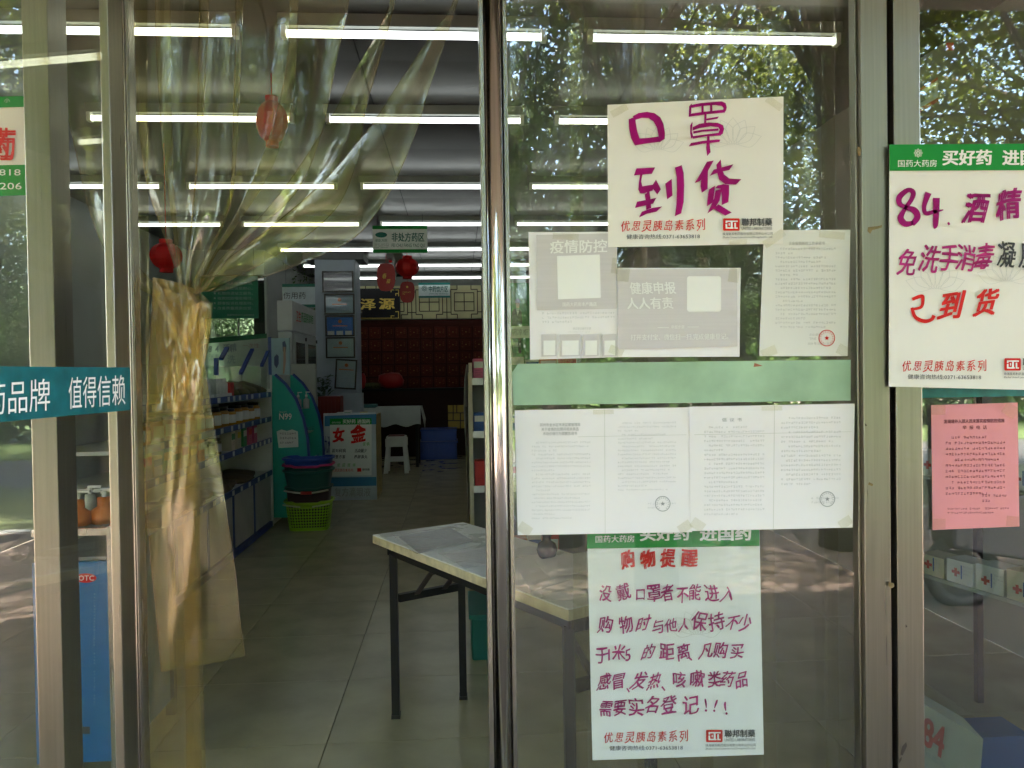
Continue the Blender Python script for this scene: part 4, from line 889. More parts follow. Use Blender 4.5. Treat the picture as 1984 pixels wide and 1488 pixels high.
# ---- teal quarter round display rack with masks
zf=7.42; tealr=mat('teal_panel',(.012,.36,.29),.45,0,.06)
rk=thing('mask_display_rack','teal curved cardboard display rack marked N99 at the shelf end','display rack',(PD(560,990,zf).x,zf-1.9+.4,0))
prof=[(527,1003),(527,727),(531,727),(552,746),(572,775),(586,812),(594,850),(597,890),(597,1003)]
P3=[PD(px,py,zf) for px,py in prof]
for q in P3: q.z=max(q.z,0)
obj('side_panel',MB().prism(P3,(0,.02,0)),tealr,rk); obj('side_panel',MB().prism([q+Vector((0,.80,0)) for q in P3],(0,.02,0)),tealr,rk)
edge=[q+Vector((.006,0,0)) for q in P3[2:]]
for dy in (0,.80): obj('blue_edge',MB().tube([q+Vector((0,.01+dy,.004)) for q in edge],.016,6),bluestrip,rk)
obj('back_panel',MB().box(P3[0].x-.001,P3[0].x+.018,zf-1.9+.0205,zf-1.9+.7995,0,P3[1].z),shelfm,rk)
for z in (.25,.52,.80,1.03):
    xe=max(p_.x for p_ in P3 if True)-.03-(0.0 if z<.8 else (.06 if z<1 else .16))
    s_=obj('shelf_board',MB().box(P3[0].x+.0185,xe,zf-1.9+.021,zf-1.9+.799,z-.012,z),shelfm,rk); obj('front_lip',MB().box(xe+.0005,xe+.008,zf-1.9+.021,zf-1.9+.799,z-.012,z+.05),acr,s_)
mp=fmap(zf-1.9-.002)
part_text(rk,'white_lettering',ink_white,lambda mb:text(mb,'N99',541,801,565,813,mp,0,.01)); part_text(rk,'small_print',ink_white,lambda mb:microtext(mb,541,797,566,800,mp,1,0,3,.9))
obj('mask_picture',MB().prism(pxpoly([(536,836),(545,832),(556,835),(566,832),(577,836),(578,866),(540,868)],zf-1.9-.0015),(0,.001,0)),white_plastic,rk)
part_text(rk,'picture_print',ink_dark,lambda mb:microtext(mb,542,838,575,864,fmap(zf-1.9-.0022),3,0,8,.5))
hb=thing('mask_header_sign','pale blue header card with a masked figure above the display rack','sign',(PD(543,725,zf+.1).x,zf-1.8,P3[1].z))
mb=MB(); x0,x1,z0,z1=boxpx(mb,526,655,561,726,zf+.1,.03); hb.location.z=z0; WORG[hb]=hb.location.copy(); obj('board',mb,mat('pale_blue_board',(.35,.50,.58),.5),hb)
obj('edge_strip',MB().box(x0-.03,x0-.0005,zf-1.8,zf-1.77,z0,z1+.01),bluestrip,hb)
part_text(hb,'picture_print',mat('navy_print',(.01,.03,.12),.5),lambda mb:[area(mb,[(531,692),(536,686),(540,690),(540,705),(536,714),(531,706)],fmap(zf+.1-1.902)),area(mb,[(547,663),(552,660),(555,670),(553,690),(548,680)],fmap(zf+.1-1.902))])
part_text(hb,'skin_print',mat('skin_print',(.42,.27,.20),.6),lambda mb:[area(mb,[(549,672),(553,672),(554,700),(551,724),(548,724),(549,695)],fmap(zf+.1-1.903))])
for i in range(4):
    xx=P3[0].x+.06+.055*i; yy=zf-1.9+.2+.12*i
    t=thing('pump_bottle',f'{ORD[i]} white pump bottle from the left on the teal rack','bottle',(xx,yy,1.03),'pump bottles on the teal rack')
    obj('body',MB().lathe((xx,yy,1.0305),[(.03,0),(.03,.09),(.012,.10),(.012,.115)],12),clear('milky_bottle',(.8,.85,.85),.05,.1,.5,(.8,.82,.82),.1) if 'milky_bottle' not in MATS else MATS['milky_bottle'],t,True)
    obj('pump',MB().lathe((xx,yy,1.146),[(.012,0),(.012,.02),(.004,.021),(.004,.04)],10).box(xx-.006,xx+.035,yy-.006,yy+.006,1.1865,1.196),white_plastic,t)

# ---- stack of shopping baskets
bz=PZ(595,1030,0)
def basket(z0,h,col,rimcol,label,holes,wscale=1.0,handle=None):
    x,y=bz.x,bz.y+.14; t=thing('shopping_basket',label,'basket',(x,y,z0),'stacked shopping baskets')
    mt_=mat('basket_'+col[0],col[1],.45); rm=mat('basket_'+rimcol[0],rimcol[1],.45)
    def ringp(sx,sy,n=40):
        out=[]; n0=n; n=240
        for i in range(n):
            a=2*math.pi*i/n; c,s=math.cos(a),math.sin(a); out.append((sx*math.copysign(abs(c)**.45,c),sy*math.copysign(abs(s)**.45,s)))
        q=np.array(out+out[:1]); L_=np.r_[0,np.cumsum(np.linalg.norm(np.diff(q,axis=0),axis=1))]; tt=np.linspace(0,L_[-1],n0+1)[:-1]
        return list(zip(np.interp(tt,L_,q[:,0]),np.interp(tt,L_,q[:,1])))
    n=40; sx0,sy0,sx1,sy1=.168*wscale,.115*wscale,.198*wscale,.14*wscale
    if holes:
        rows=8; mb=MB(); nn=46
        def pt(i,v):
            b0=ringp(sx0,sy0,nn); b1=ringp(sx1,sy1,nn); i%=nn; return Vector((x+b0[i][0]*(1-v)+b1[i][0]*v,y+b0[i][1]*(1-v)+b1[i][1]*v,z0+h*v))
        B0=ringp(sx0,sy0,nn);B1=ringp(sx1,sy1,nn)
        def pt(i,v): i%=nn; return Vector((x+B0[i][0]*(1-v)+B1[i][0]*v,y+B0[i][1]*(1-v)+B1[i][1]*v,z0+h*v))
        for i in range(nn):
            for (v0,v1) in ((0,.09),(.90,1.0)): mb.add([pt(i,v0),pt(i+1,v0),pt(i+1,v1),pt(i,v1)],[(0,1,2,3)])
            for r_ in range(rows):
                v0,v1=.09+.81*r_/rows,.09+.81*(r_+1)/rows; A=[pt(i,v0),pt(i+1,v0),pt(i+1,v1),pt(i,v1)]; c=sum(A,Vector())/4
                I=[(A[k]+A[(k+1)%4])/2*.93+c*.07 for k in range(4)]
                mb.add(A+I,[(0,1,4),(1,5,4),(1,2,5),(2,6,5),(2,3,6),(3,7,6),(3,0,7),(0,4,7)])
        obj('wall',mb,mt_,t)
        md=bpy.data.objects[t.children[-1].name].modifiers.new('thick','SOLIDIFY'); md.thickness=.003
        obj('bottom',MB().add([pt(i,.01) for i in range(nn)],[tuple(range(nn))]),mt_,t)
    else:
        mb=MB(); B0=ringp(sx0,sy0);B1=ringp(sx1,sy1); vs=[Vector((x+a,y+b,z0)) for a,b in B0]+[Vector((x+a,y+b,z0+h)) for a,b in B1]
        fs=[(i,(i+1)%n,n+(i+1)%n,n+i) for i in range(n)]; mb.add(vs,fs); mb.f.append(tuple(range(n))); mb.m.append(0); o_=obj('wall',mb,mt_,t,True); md=o_.modifiers.new('thick','SOLIDIFY'); md.thickness=.003
    rp=[Vector((x+a*1.04,y+b*1.04,z0+h+.004+(-.012 if abs(a)<.12*wscale else 0))) for a,b in ringp(sx1,sy1)]; rp.append(rp[0])
    obj('rim',MB().tube(rp,.011,6,False),rm,t,True)
    if handle:
        hp=[Vector((x+(-.2+.4*k/8)*wscale,y-.155*wscale,z0+h-.01-.025*math.sin(math.pi*k/8))) for k in range(9)]
        hd=obj('handle',MB().tube(hp,.008,6),mat('handle_'+handle[0],handle[1],.4),t,True); obj('grip',MB().tube(hp[3:6],.013,8),mat('grip_'+handle[2],handle[3],.4),hd,True)
    return t
basket(0,.25,('lime',(.22,.42,.01)),('lime_rim',(.30,.50,.03)),'bottom lime green basket with diamond holes',True,1.0,('pale',(.5,.55,.35),'lime',(.25,.42,.03)))
basket(.03,.34,('maroon',(.04,.016,.016)),('dark_green',(.004,.08,.06)),'second basket from the bottom, dark with green rim',False,.95,('white',(.6,.55,.5),'red',(.5,.02,.03)))
basket(.33,.19,('bottle_green',(.004,.07,.055)),('green_rim',(.004,.09,.065)),'dark green basket in the middle of the stack',False,1.02)
basket(.40,.17,('pine',(.004,.08,.065)),('pink_rim',(.5,.02,.14)),'pink rimmed basket just below the blue one',False,1.03)
basket(.44,.185,('blue',(.01,.06,.32)),('blue_rim',(.01,.06,.34)),'blue basket on top of the stack',False,1.03)

# ---- promotional box with handwritten poster
zq=8.72
pb=thing('promotion_bin','white and blue cardboard promotion bin carrying a handwritten poster','bin',(PD(685,965,zq).x,zq-1.7,0))
mb=MB(); x0,x1,z0,z1=rectpx(628,800,729,966,zq); obj('front_board',MB().box(x0,x1,zq-1.9,zq-1.88,0,z1),mat('bin_white',(.55,.62,.66),.5),pb)
obj('side_board',MB().box(x1-.02,x1,zq-1.8795,zq-1.3,0,z1-.03),mat('bin_yellow',(.42,.33,.10),.5,0,.5,14),pb); obj('side_board',MB().box(x0,x0+.02,zq-1.8795,zq-1.3,0,z1-.03),BOXC['blue'],pb)
obj('tray',MB().box(x0+.021,x1-.021,zq-1.8795,zq-1.3,z1-.25,z1-.12),mat('cyan_tray',(.02,.22,.38),.4),pb)
mp=fmap(zq-1.903); mpb=fmap(zq-1.9055)
part_text(pb,'blue_print',mat('sky_blue_print',(.03,.20,.40),.5),lambda mb:area(mb,[(629,806),(729,802),(729,822),(629,826)],mp)); part_text(pb,'blue_print',MATS['sky_blue_print'],lambda mb:area(mb,[(629,925),(729,924),(729,941),(629,943)],mp))
part_text(pb,'carton_lettering',ink_mid,lambda mb:[text(mb,'复方滴眼液',648,945,718,962,mp,0,.0)])
part_text(pb,'side_lettering',mat('navy_lettering',(.02,.03,.2),.5),lambda mb:text(mb,'九洲',629,845,640,878,mp,0,.01))
po=sheet('promotion_poster',(639,811),(720,810),(720,921),(640,923),zq-1.9075,paper_cool,'white poster with two big red characters on the promotion bin','poster',th=.001,bow=.0005)
Yp=zq-1.9075; mp=fmap(Yp-.002); mpb=fmap(Yp-.003)
part_text(po,'green_band',ink_green,lambda mb:area(mb,[(639,811),(720,810),(720,822),(639,823)],mp))
part_text(po,'white_head_lettering',ink_white,lambda mb:[text(mb,'买好药 进国药',664,812.5,717,820.5,mpb,0,.012),text(mb,'国药大药房',643,817,660,820.5,mpb)])
part_text(po,'red_handwriting',ink_red,lambda mb:hand(mb,[('女',656,0),('金',694,-2,1.15)],842,31,mp,0,.035,.03,21))
part_text(po,'black_handwriting',ink_dark,lambda mb:hand(mb,'润妇科病',873,7.5,mp,0,.01,.03,22,646,667))
for s_,y_,k_,xa,xb_ in (('调整方案',885,23,646,666),('活血量少',873,24,690,708),('养颜滴丸',885,25,689,709)): part_text(po,'black_handwriting',ink_dark,lambda mb:hand(mb,s_,y_,7.5,mp,0,.01,.03,k_,xa,xb_))
part_text(po,'green_handwriting',mat('green_marker',(.10,.40,.05),.5),lambda mb:[hand(mb,'促销',860,7,mp,0,.01,.03,26,706,713),hand(mb,'欢迎咨询',901,7.5,mp,0,.006,.03,27,656,686)])
part_text(po,'printed_slogan',ink_red,lambda mb:[text(mb,'优思灵胰岛素系列',643,908,684,914,mp),area(mb,[(692,907),(700,907),(700,914),(692,914)],mp)])
part_text(po,'company_print',ink_dark,lambda mb:text(mb,'聯邦制藥',702,907.5,716,912,mp,0,.01))
for i in range(5):
    xx=x0+.07+.085*i; carton(xx,zq-1.72+.03*(i%2),z1-.1195,.075,.10,.10+.02*(i%3),['green','white','white','blue','yellow'][i],['white','blue','green','white','red'][i],f'{ORD[i]} medicine box from the left in the promotion bin','boxes in the promotion bin')

# ---- stool
st=PZ(768,917,0); wst=mat('stool_white',(.66,.68,.62),.4)
so=thing('plastic_stool','white plastic stool with dark red seat pad in the aisle','stool',(st.x,st.y+.15,0)); hx,hz=.20,.50; sx_,sy_=st.x,st.y+.15
obj('seat',MB().box(sx_-.135,sx_+.135,sy_-.135,sy_+.135,hz-.03,hz),wst,so,bev=.01); obj('seat_pad',MB().box(sx_-.11,sx_+.11,sy_-.11,sy_+.11,hz+.0005,hz+.012),mat('dark_red_pad',(.12,.012,.015),.6),so)
for a in (-1,1):
    for b in (-1,1): obj('leg',MB().add([(sx_+a*x_*q,sy_+b*y_*q,z_) for z_,q in ((0,1.33),(hz-.031,1.0)) for x_,y_ in ((.128,.128),(.128,.085),(.085,.085),(.085,.128))],[(0,1,2,3),(7,6,5,4),(0,4,5,1),(1,5,6,2),(2,6,7,3),(3,7,4,0)]),wst,so)
for a in (-1,1): obj('skirt',MB().box(sx_-.145,sx_+.145,sy_+a*.128-.008,sy_+a*.128+.008,hz-.14,hz-.0305),wst,so); obj('stretcher',MB().box(sx_-.15,sx_+.15,sy_+a*.15-.008,sy_+a*.15+.008,.16,.20),wst,so)

# ---- medicine fridge
zn=9.0; XF=PD(566,610,zn).x; zfar=1548*abs(XF)/ (885-612)
fgm=mat('fridge_white',(.42,.46,.46),.4)
fgY0,fgY1=zn-1.9,zn-1.9+1.5; xb=PD(537,610,zn).x
zt=PD(566,582,zn).z; zm=PD(566,641,zn).z
fg=thing('medicine_fridge','white medicine cooler with a lettered header box','fridge',((XF+xb)/2,(fgY0+fgY1)/2,0))
obj('header',MB().box(xb,XF,fgY0,fgY1,zm+.005,zt),mat('header_white',(.56,.58,.58),.4),fg); obj('cabinet',MB().box(xb+.005,XF-.012,fgY0+.01,fgY1,.1,zm-.005),fgm,fg); obj('plinth',MB().box(xb+.03,XF-.03,fgY0+.03,fgY1-.02,0,.0995),rubber,fg)
for k in range(2):
    a,b=fgY0+.06+k*.72,fgY0+.72+k*.72
    d_=obj('glass_door',MB().box(XF-.0115,XF+.012,a,b,.35,zm-.03),fgm,fg); obj('pane',MB().box(XF+.0125,XF+.015,a+.07,b-.07,.42,zm-.12),mat('dark_pane',(.03,.022,.02),.12),d_); obj('door_knob',MB().box(XF+.0125,XF+.03,b-.05,b-.03,zm-.09,zm-.05),rubber,d_)
def fmapx(px,py): return PX(px,py,XF+.004)
part_text(fg,'red_lettering',ink_red,lambda mb:text(mb,'卫生',0,0,0,0,fmapx,quad=[(574,601),(583,604),(583,624),(574,622)],bold=.01))
part_text(fg,'green_lettering',ink_green,lambda mb:text(mb,'药品阴凉柜',0,0,0,0,fmapx,quad=[(584,604),(607,612),(607,628),(584,624)],bold=.01))
# ---- column with certificates
zc=11.2; cx0,cx1,_,_=rectpx(612,600,690,700,zc); colm=mat('column_paint',(.36,.42,.50),.6,0,.06)
co=thing('column','square blue grey column carrying framed certificates','column',((cx0+cx1)/2,zc-1.6,0)); obj('shaft',MB().box(cx0,cx1,zc-1.9,zc-1.33,0,CZ-.02),colm,co); obj('capital',MB().box(cx0-.15,cx1+.12,zc-1.95,zc-1.3,PD(650,503,zc).z,CZ-.0195),mat('beam_grey',(.16,.17,.17),.7),co)
glz=clear('frame_glazing',(.95,.96,.96),.02,.05)
fram=mat('frame_black',(.012,.01,.01),.35)
def frame(x0,y0,x1,y1,z,mt_,label,deco=0,tilt=0,name='framed_certificate'):
    a,b,c,d=rectpx(x0,y0,x1,y1,z); Y=z-1.9; t=thing(name,label,'picture frame',((a+b)/2,Y,c),'framed certificates on the column'); w_=.022
    obj('frame',MB().box(a,b,Y,Y+.02,c,c+w_).box(a,b,Y,Y+.02,d-w_,d).box(a,a+w_,Y,Y+.02,c+w_+.0005,d-w_-.0005).box(b-w_,b,Y,Y+.02,c+w_+.0005,d-w_-.0005),fram,t)
    obj('certificate',MB().box(a+w_+.0005,b-w_-.0005,Y+.012,Y+.018,c+w_+.0005,d-w_-.0005),mt_,t)
    obj('glazing',MB().box(a+w_+.0005,b-w_-.0005,Y+.006,Y+.008,c+w_+.0005,d-w_-.0005),glz,t)
    cx=(a+b)/2; mpf=lambda u,v:Vector((cx+u,Y+.0105,d-w_-v)); H_=d-c
    if deco: part_text(t,'emblem',mat('orange_emblem',(.55,.14,.02),.5),lambda mb:[star(mb,0,.06,.028,mpf,12,.8),area(mb,[(-.10,.115),(.10,.115),(.10,.128),(-.10,.128)],mpf)])
    if deco!=2: part_text(t,'print',ink_grey,lambda mb:microtext(mb,-.15,.15,.15,H_-.07,mpf,6 if deco else 2,0,int(y0),.4,cw=.03))
    else: part_text(t,'photo_strip',white_plastic,lambda mb:[area(mb,[(q,H_-.10),(q+.09,H_-.10),(q+.09,H_-.045),(q,H_-.045)],mpf) for q in (-.17,-.05,.07)])
    if tilt: t.rotation_euler=(0,tilt,0)
    return t
frame(624,525,685,566,11.15,mat('cert_lilac',(.34,.33,.38),.6),'pale lilac framed certificate, topmost on the column')
frame(628,569,687,609,11.15,mat('cert_bluegrey',(.30,.40,.46),.6),'blue grey framed certificate, second from the top on the column',1)
frame(630,611,687,652,11.15,mat('cert_blue',(.03,.14,.50),.6),'bright blue framed licence board on the column',2)
frame(631,653,688,694,11.15,mat('cert_pale',(.36,.46,.48),.6),'double page framed certificate under the blue board',1)
frame(647,696,689,754,11.10,mat('cert_white',(.40,.50,.54),.6),'tilted framed licence leaning at the column foot',1,R(4))
# ---- signs, boards, lanterns under the ceiling
def hangsign(name,label,x0,y0,x1,y1,z,face,band,fn,wires=True,cat='hanging sign'):
    a,b,c,d=rectpx(x0,y0,x1,y1,z); Y=z-1.9; t=thing(name,label,cat,((a+b)/2,Y,c)); obj('board',MB().box(a,b,Y,Y+.015,c,d),face,t)
    if band: h=(d-c)*.13; obj('band',MB().box(a,b,Y-.002,Y-.0003,d-h,d),band,t); obj('band',MB().box(a,b,Y-.002,Y-.0003,c,c+h),band,t)
    if wires:
        for q in (a+.05,b-.05): obj('wire',MB().tube([(q,Y+.007,d),(q,Y+.007,CZ)],.002,5),dark_metal,t)
    fn(t,fmap(Y-.003)); return t
signw=mat('sign_white',(.80,.86,.83),.5); tealink=mat('teal_print',(.004,.16,.13),.5)
def f1(t,mp):
    part_text(t,'green_lettering',tealink,lambda mb:[text(mb,'非处方药区',759,451,822,468,mp,0,.012),text(mb,'FEI CHU FANG YAO QU',759,472,823,480,mp,0,.0),text(mb,'非处方药',727,463,750,469,mp)])
    part_text(t,'emblem',tealink,lambda mb:[area(mb,[(738.5+11.5*math.cos(k*.3142),455+5.2*math.sin(k*.3142)) for k in range(20)],mp)])
    part_text(t,'emblem_lettering',ink_white,lambda mb:text(mb,'OTC',730,452,747,458,fmap(8.8-1.9045)))
    part_text(t,'black_print',ink_dark,lambda mb:microtext(mb,724,472,754,482,mp,3,0,4,.6))
hangsign('hanging_sign','white and green hanging sign for the non prescription area',722,437,828,490,8.6,signw,ink_green,f1)
def f2(t,mp): part_text(t,'teal_lettering',tealink,lambda mb:[text(mb,'中药饮片区',831,554,868,566,mp,0,.01),text(mb,'ZHONG YAO YIN PIAN QU',831,568,868,571,mp),logo_flower(mb,822,559,6,mp)])
hangsign('hanging_sign','small white hanging sign for the herbal medicine area',811,548,872,577,13.6,mat('sign_pale',(.72,.82,.82),.5),mat('teal_band',(.005,.17,.15),.5),f2)
def f3(t,mp): part_text(t,'black_lettering',mat('navy_text',(.01,.015,.04),.5),lambda mb:text(mb,'伤用药',549,566,592,579,mp,0,.0))
hangsign('hanging_sign','pale blue hanging sign for injury medicine beside the column',547,550,612,596,11.3,mat('sign_blue',(.58,.66,.72),.5),mat('green_band_paint',(.005,.14,.09),.5),f3)
def f4(t,mp):
    def _a(mb):
        for i,s in enumerate(('待人接物热情,','商品诚恳耐心。','礼貌用语站立服务。','收款找款唱收唱付。','顾客投诉处理及时。','改善质量提高信誉。')):
            y=546+i*9.6; text(mb,s,490-7.6*len(s),y,490,y+6,mp); star(mb,416,y+3,3,mp)
        text(mb,'监督电话:0371-63653818',440,608,492,612,mp)
    part_text(t,'white_lettering',mat('pale_lettering',(.35,.5,.42),.5),_a)
hangsign('service_rules_board','green service rules board with rows of white text','395'and 390,535,500,617,10.7,mat('board_green',(.004,.20,.10),.5),None,f4,True,'notice board')
redl=mat('lantern_red',(.62,.008,.010),.55,0,.15,8,trans=.35)
def lantern(px,py,rpx,z,label,sq=.82):
    c=PD(px,py,z); r=rpx/1548*z; t=thing('red_lantern',label,'lantern',(c.x,c.y,c.z-r*sq),'red paper lanterns')
    mb=MB(); n=20; prof_=[(.34*r,-r*sq)]+[(r*math.cos(a),r*sq*math.sin(a)) for a in np.linspace(-1.15,1.15,9)]+[(.34*r,r*sq)]
    vs=[];fs=[]
    for q,zz in prof_:
        for i in range(n): k=1 if i%2==0 else .95; vs.append((c.x+q*k*math.cos(2*math.pi*i/n),c.y+q*k*math.sin(2*math.pi*i/n),c.z+zz))
    for j in range(len(prof_)-1):
        for i in range(n): fs.append((j*n+i,j*n+(i+1)%n,(j+1)*n+(i+1)%n,(j+1)*n+i))
    obj('shade',mb.add(vs,fs),redl,t)
    for s in (-1,1): obj('collar',MB().lathe((c.x,c.y,c.z+s*r*sq-.02),[(.40*r,0),(.40*r,.04)],16),redl,t)
    obj('cord',MB().tube([(c.x,c.y,c.z+r*sq),(c.x,c.y,CZ)],.003,5),redl,t); return t
lantern(789,518,23,9.9,'full red paper lantern above the herbal medicine counter'); lantern(754,494,14,12.2,'small red lantern half hidden behind the green sign'); lantern(527,236,30,4.6,'red lantern seen through the vinyl curtain',1.35)
lantern(322,496,30,6.0,'dark red lantern hanging left of the curtain knot',.85)
def card(px,py,w_,h,z,label):
    c=PD(px,py,z); sc=z/1548; Y=c.y; pts=[]
    for k in range(24):
        a=2*math.pi*k/24; x=math.sin(a); y=-math.cos(a); pts.append((px+w_/2*math.copysign(abs(x)**.55,x),py+h/2*(y if y>0 else math.copysign(abs(y)**.7,y))))
    t=thing('lucky_card',label,'decoration',(c.x,Y,PD(px,py+h/2,z).z),'red lucky cards'); obj('card',MB().prism([PY(*q,Y) for q in pts],(0,.012,0)),mat('card_red',(.34,.012,.012),.5),t)
    part_text(t,'gold_print',gold,lambda mb:[hand(mb,[('春',px-3,-2,1.1),('福',px+4,8,.9)],py,11,fmap(Y-.002),0,.0,.05,31)] if w_>30 else [microtext(mb,px-9,py-1,px+9,py+6,fmap(Y-.002),2,0,4,.7),star(mb,px,py-10,2.5,fmap(Y-.002),8,.7)])
    obj('cord',MB().tube([PY(px,py-h/2,Y+.006),Vector((c.x,Y+.006,CZ))],.002,4),redl,t)
card(748,537,36,54,9.7,'larger red lucky card hanging beside the lantern'); card(789,566,29,41,9.9,'smaller red lucky card hanging under the lantern')
# ---- back wall: herb cabinet, lattice, plaque, counter
zb=14.25; Yb=zb-1.9
hc=thing('herb_cabinet','dark red wooden herb cabinet with many small drawers along the back wall','cabinet',(PD(800,700,zb).x,Yb+.1,0))
x0,x1,z0,z1=rectpx(660,619,1040,735,zb); obj('carcass',MB().box(x0,x1,Yb+.02,YB-.005,.0,z1),brown_wood,hc)
dm=mat('drawer_wood',(.10,.020,.013),.5,0,.3,9,stretch=(1,1,6),rnd=.2,spec=.1); dp=None; lp=None
for r_ in range(5):
    for k in range(14):
        cx=PD(676+25.2*k,644+r_*24.6,zb).x; cz=PD(800,644+r_*24.6,zb).z
        if dp is None: dp=obj('drawer',MB().box(cx-.098,cx+.098,Yb,Yb+.0195,cz-.098,cz+.098),dm,hc,bev=.006); d_=dp
        else: d_=share(dp,'drawer',(cx,Yb+.00975,cz),hc)
        if lp is None:
            mb=MB(); fm=lambda u,v:Vector((cx+u,Yb-.0012,cz-v)); rr=random.Random(5)
            for u in (-.06,.06): microtext(mb,u-.012,-.06,u+.012,.07,fm,4,0,int(u*100)+50,.6,cw=.022)
            star(mb,0,0,.012,fm,6,.7); lp=obj('gold_marks',mb,mat('dull_gold',(.30,.15,.04),.5),d_); loff=WORG[lp]-WORG[d_]
        else: share(lp,'gold_marks',WORG[d_]+loff,d_)
lt=thing('lattice_screen','cream back panel with dark wooden lattice above the herb cabinet','lattice',(PD(820,618,zb).x,Yb,z1))
x0l,x1l,z0l,z1l=rectpx(660,553,1040,617,zb); obj('cream_panel',MB().box(x0l,x1l,Yb+.03,Yb+.05,z0l,z1l),mat('cream_panel',(.74,.70,.40),.6,0,.2,2),lt)
latt=mat('lattice_wood',(.035,.02,.014),.5); Hh=z1l-z0l; k=0; xx=x0l
while xx<x1l-.1:
    w_=.62; zc_=(z0l+z1l)/2; fm=lambda u,v:Vector((xx+u*w_,Yb+.02,zc_+v*Hh/2))
    segs=[((.5,-.55),(.5,.55)),((.22,0),(.78,0)),((.22,.55),(.78,.55)),((.22,-.55),(.78,-.55)),((.22,-.55),(.22,.55)),((.78,-.55),(.78,.55)),((.12,.75),(.12,-.75)),((.88,.75),(.88,-.75)),((.12,.75),(.3,.75)),((.7,.75),(.88,.75)),((.12,-.75),(.3,-.75)),((.7,-.75),(.88,-.75)),((.3,.75),(.3,1)),((.7,.75),(.7,1)),((.3,-.75),(.3,-1)),((.7,-.75),(.7,-1)),((0,-1),(0,1)),((0,.62),(.12,.62)),((.88,-.62),(1,-.62)),((.88,.62),(1,.62)),((0,-.62),(.12,-.62))]
    for a,b in segs: obj('lattice_bar',MB().bar(fm(*a),fm(*b),.014,.014,(0,1,0)),latt,lt)
    xx+=w_
pq=thing('shop_plaque','black plaque with gold characters above the herb cabinet','plaque',(PD(736,618,zb-.1).x,Yb-.1,PD(736,618,zb-.1).z)); zp=zb-.1
x0,x1,z0,z1_=rectpx(640,559,775,618,zp); obj('board',MB().box(x0,x1,zp-1.9,zp-1.86,z0,z1_),mat('black_lacquer',(.006,.005,.008),.3,spec=.15),pq)
mp=fmap(zp-1.9-.004)
part_text(pq,'gold_lettering',gold,lambda mb:[text(mb,'泽',699,579,727,600,mp,0,.02),text(mb,'源',735,578,764,599,mp,0,.02),area(mb,[(660,616),(773,616),(773,617),(660,617)],mp)]+[area(mb,q,mp) for q in ([(757,561),(764,561),(764,562.5),(757,562.5)],[(757,561),(758.5,561),(758.5,566),(757,566)],[(766,561),(773,561),(773,562.5),(766,562.5)],[(771.5,561),(773,561),(773,574),(771.5,574)],[(766,568),(772,568),(772,569.5),(766,569.5)],[(766,568),(767.5,568),(767.5,573),(766,573)],[(766,603),(773,603),(773,604.5),(766,604.5)],[(771.5,603),(773,603),(773,616),(771.5,616)],[(757,611),(764,611),(764,612.5),(757,612.5)],[(757,611),(758.5,611),(758.5,616),(757,616)])])
zk=13.1
ct=thing('dispensing_counter','dark wooden counter in front of the herb cabinet','counter',(PD(800,850,zk).x,zk-1.7,0)); x0,x1,z0,z1c=rectpx(690,756,1040,870,zk)
obj('counter_body',MB().box(x0,x1,zk-1.9,zk-1.4,0,z1c),mat('counter_dark',(.025,.010,.008),.5,spec=.1),ct); obj('counter_top',MB().box(x0-.02,x1+.02,zk-1.93,zk-1.37,z1c+.0005,z1c+.035),mat('counter_black',(.012,.01,.01),.5,spec=.1),ct)
fp=obj('gold_lattice_panel',MB().box(PD(868,800,zk).x,PD(905,800,zk).x,zk-1.906,zk-1.9005,PD(880,830,zk).z,PD(880,785,zk).z),mat('gold_panel',(.40,.27,.04),.5),ct)
for (a,b) in (((868,800),(905,800)),((868,815),(905,815)),((878,785),(878,815)),((892,800),(892,830)),((885,785),(885,800))): obj('lattice_bar',MB().bar(PD(*a,zk-.012),PD(*b,zk-.012),.016,.008,(0,1,0)),latt,fp)
bag(PD(756,740,zk).x,zk-1.65,z1c+.036,.20,.12,.13,0,mat('red_bag',(.40,.012,.012),.4,trans=.2),'red plastic bag on the dispensing counter','bags on the counter',3,'plastic_bag')
bag(PD(694,738,zk).x,zk-1.65,z1c+.036,.10,.10,.13,0,MATS['red_bag'],'dark red bag beside the column on the counter','bags on the counter',4,'plastic_bag')
bag(PD(718,746,zk).x,zk-1.62,z1c+.036,.16,.10,.05,0,olive,'small olive packet on the counter between red bags','bags on the counter',5,'plastic_bag')
def crate(x0,y0,x1,y1,z,label):
    a,b,_,_=rectpx(x0,y0,x1,y1,z); h=(y1-y0)/1548*z; Y=z-1.9; fz=max(0,PD((x0+x1)/2,y1,z).z); fz=0 if fz<.25 and y1>840 else fz
    t=thing('blue_crate',label,'crate',((a+b)/2,Y+.25,fz),'blue crates'); obj('body',MB().box(a,b,Y,Y+.45,fz,fz+h-.03),blue_plastic,t,bev=.008); obj('rim',MB().box(a-.015,b+.015,Y-.015,Y+.465,fz+h-.0295,fz+h),blue_plastic,t)
    for k in range(7): obj('rib',MB().box(a+(b-a)*(k+.5)/7-.012,a+(b-a)*(k+.5)/7+.012,Y-.012,Y-.0005,fz+.03,fz+h-.05),blue_plastic,t)
    return h
hcr=crate(813,829,885,864,12.6,'lower blue plastic crate before the counter')
a,b,_,_=rectpx(815,806,884,829,12.6); t=thing('blue_crate','upper blue plastic crate before the counter','crate',((a+b)/2,10.95,hcr),'blue crates'); obj('body',MB().box(a,b,10.72,11.12,hcr+.001,hcr+.16),mat('blue_crate_light',(.014,.06,.33),.4),t,bev=.008); obj('rim',MB().box(a-.01,b+.01,10.7,11.13,hcr+.1605,hcr+.19),MATS['blue_crate_light'],t)
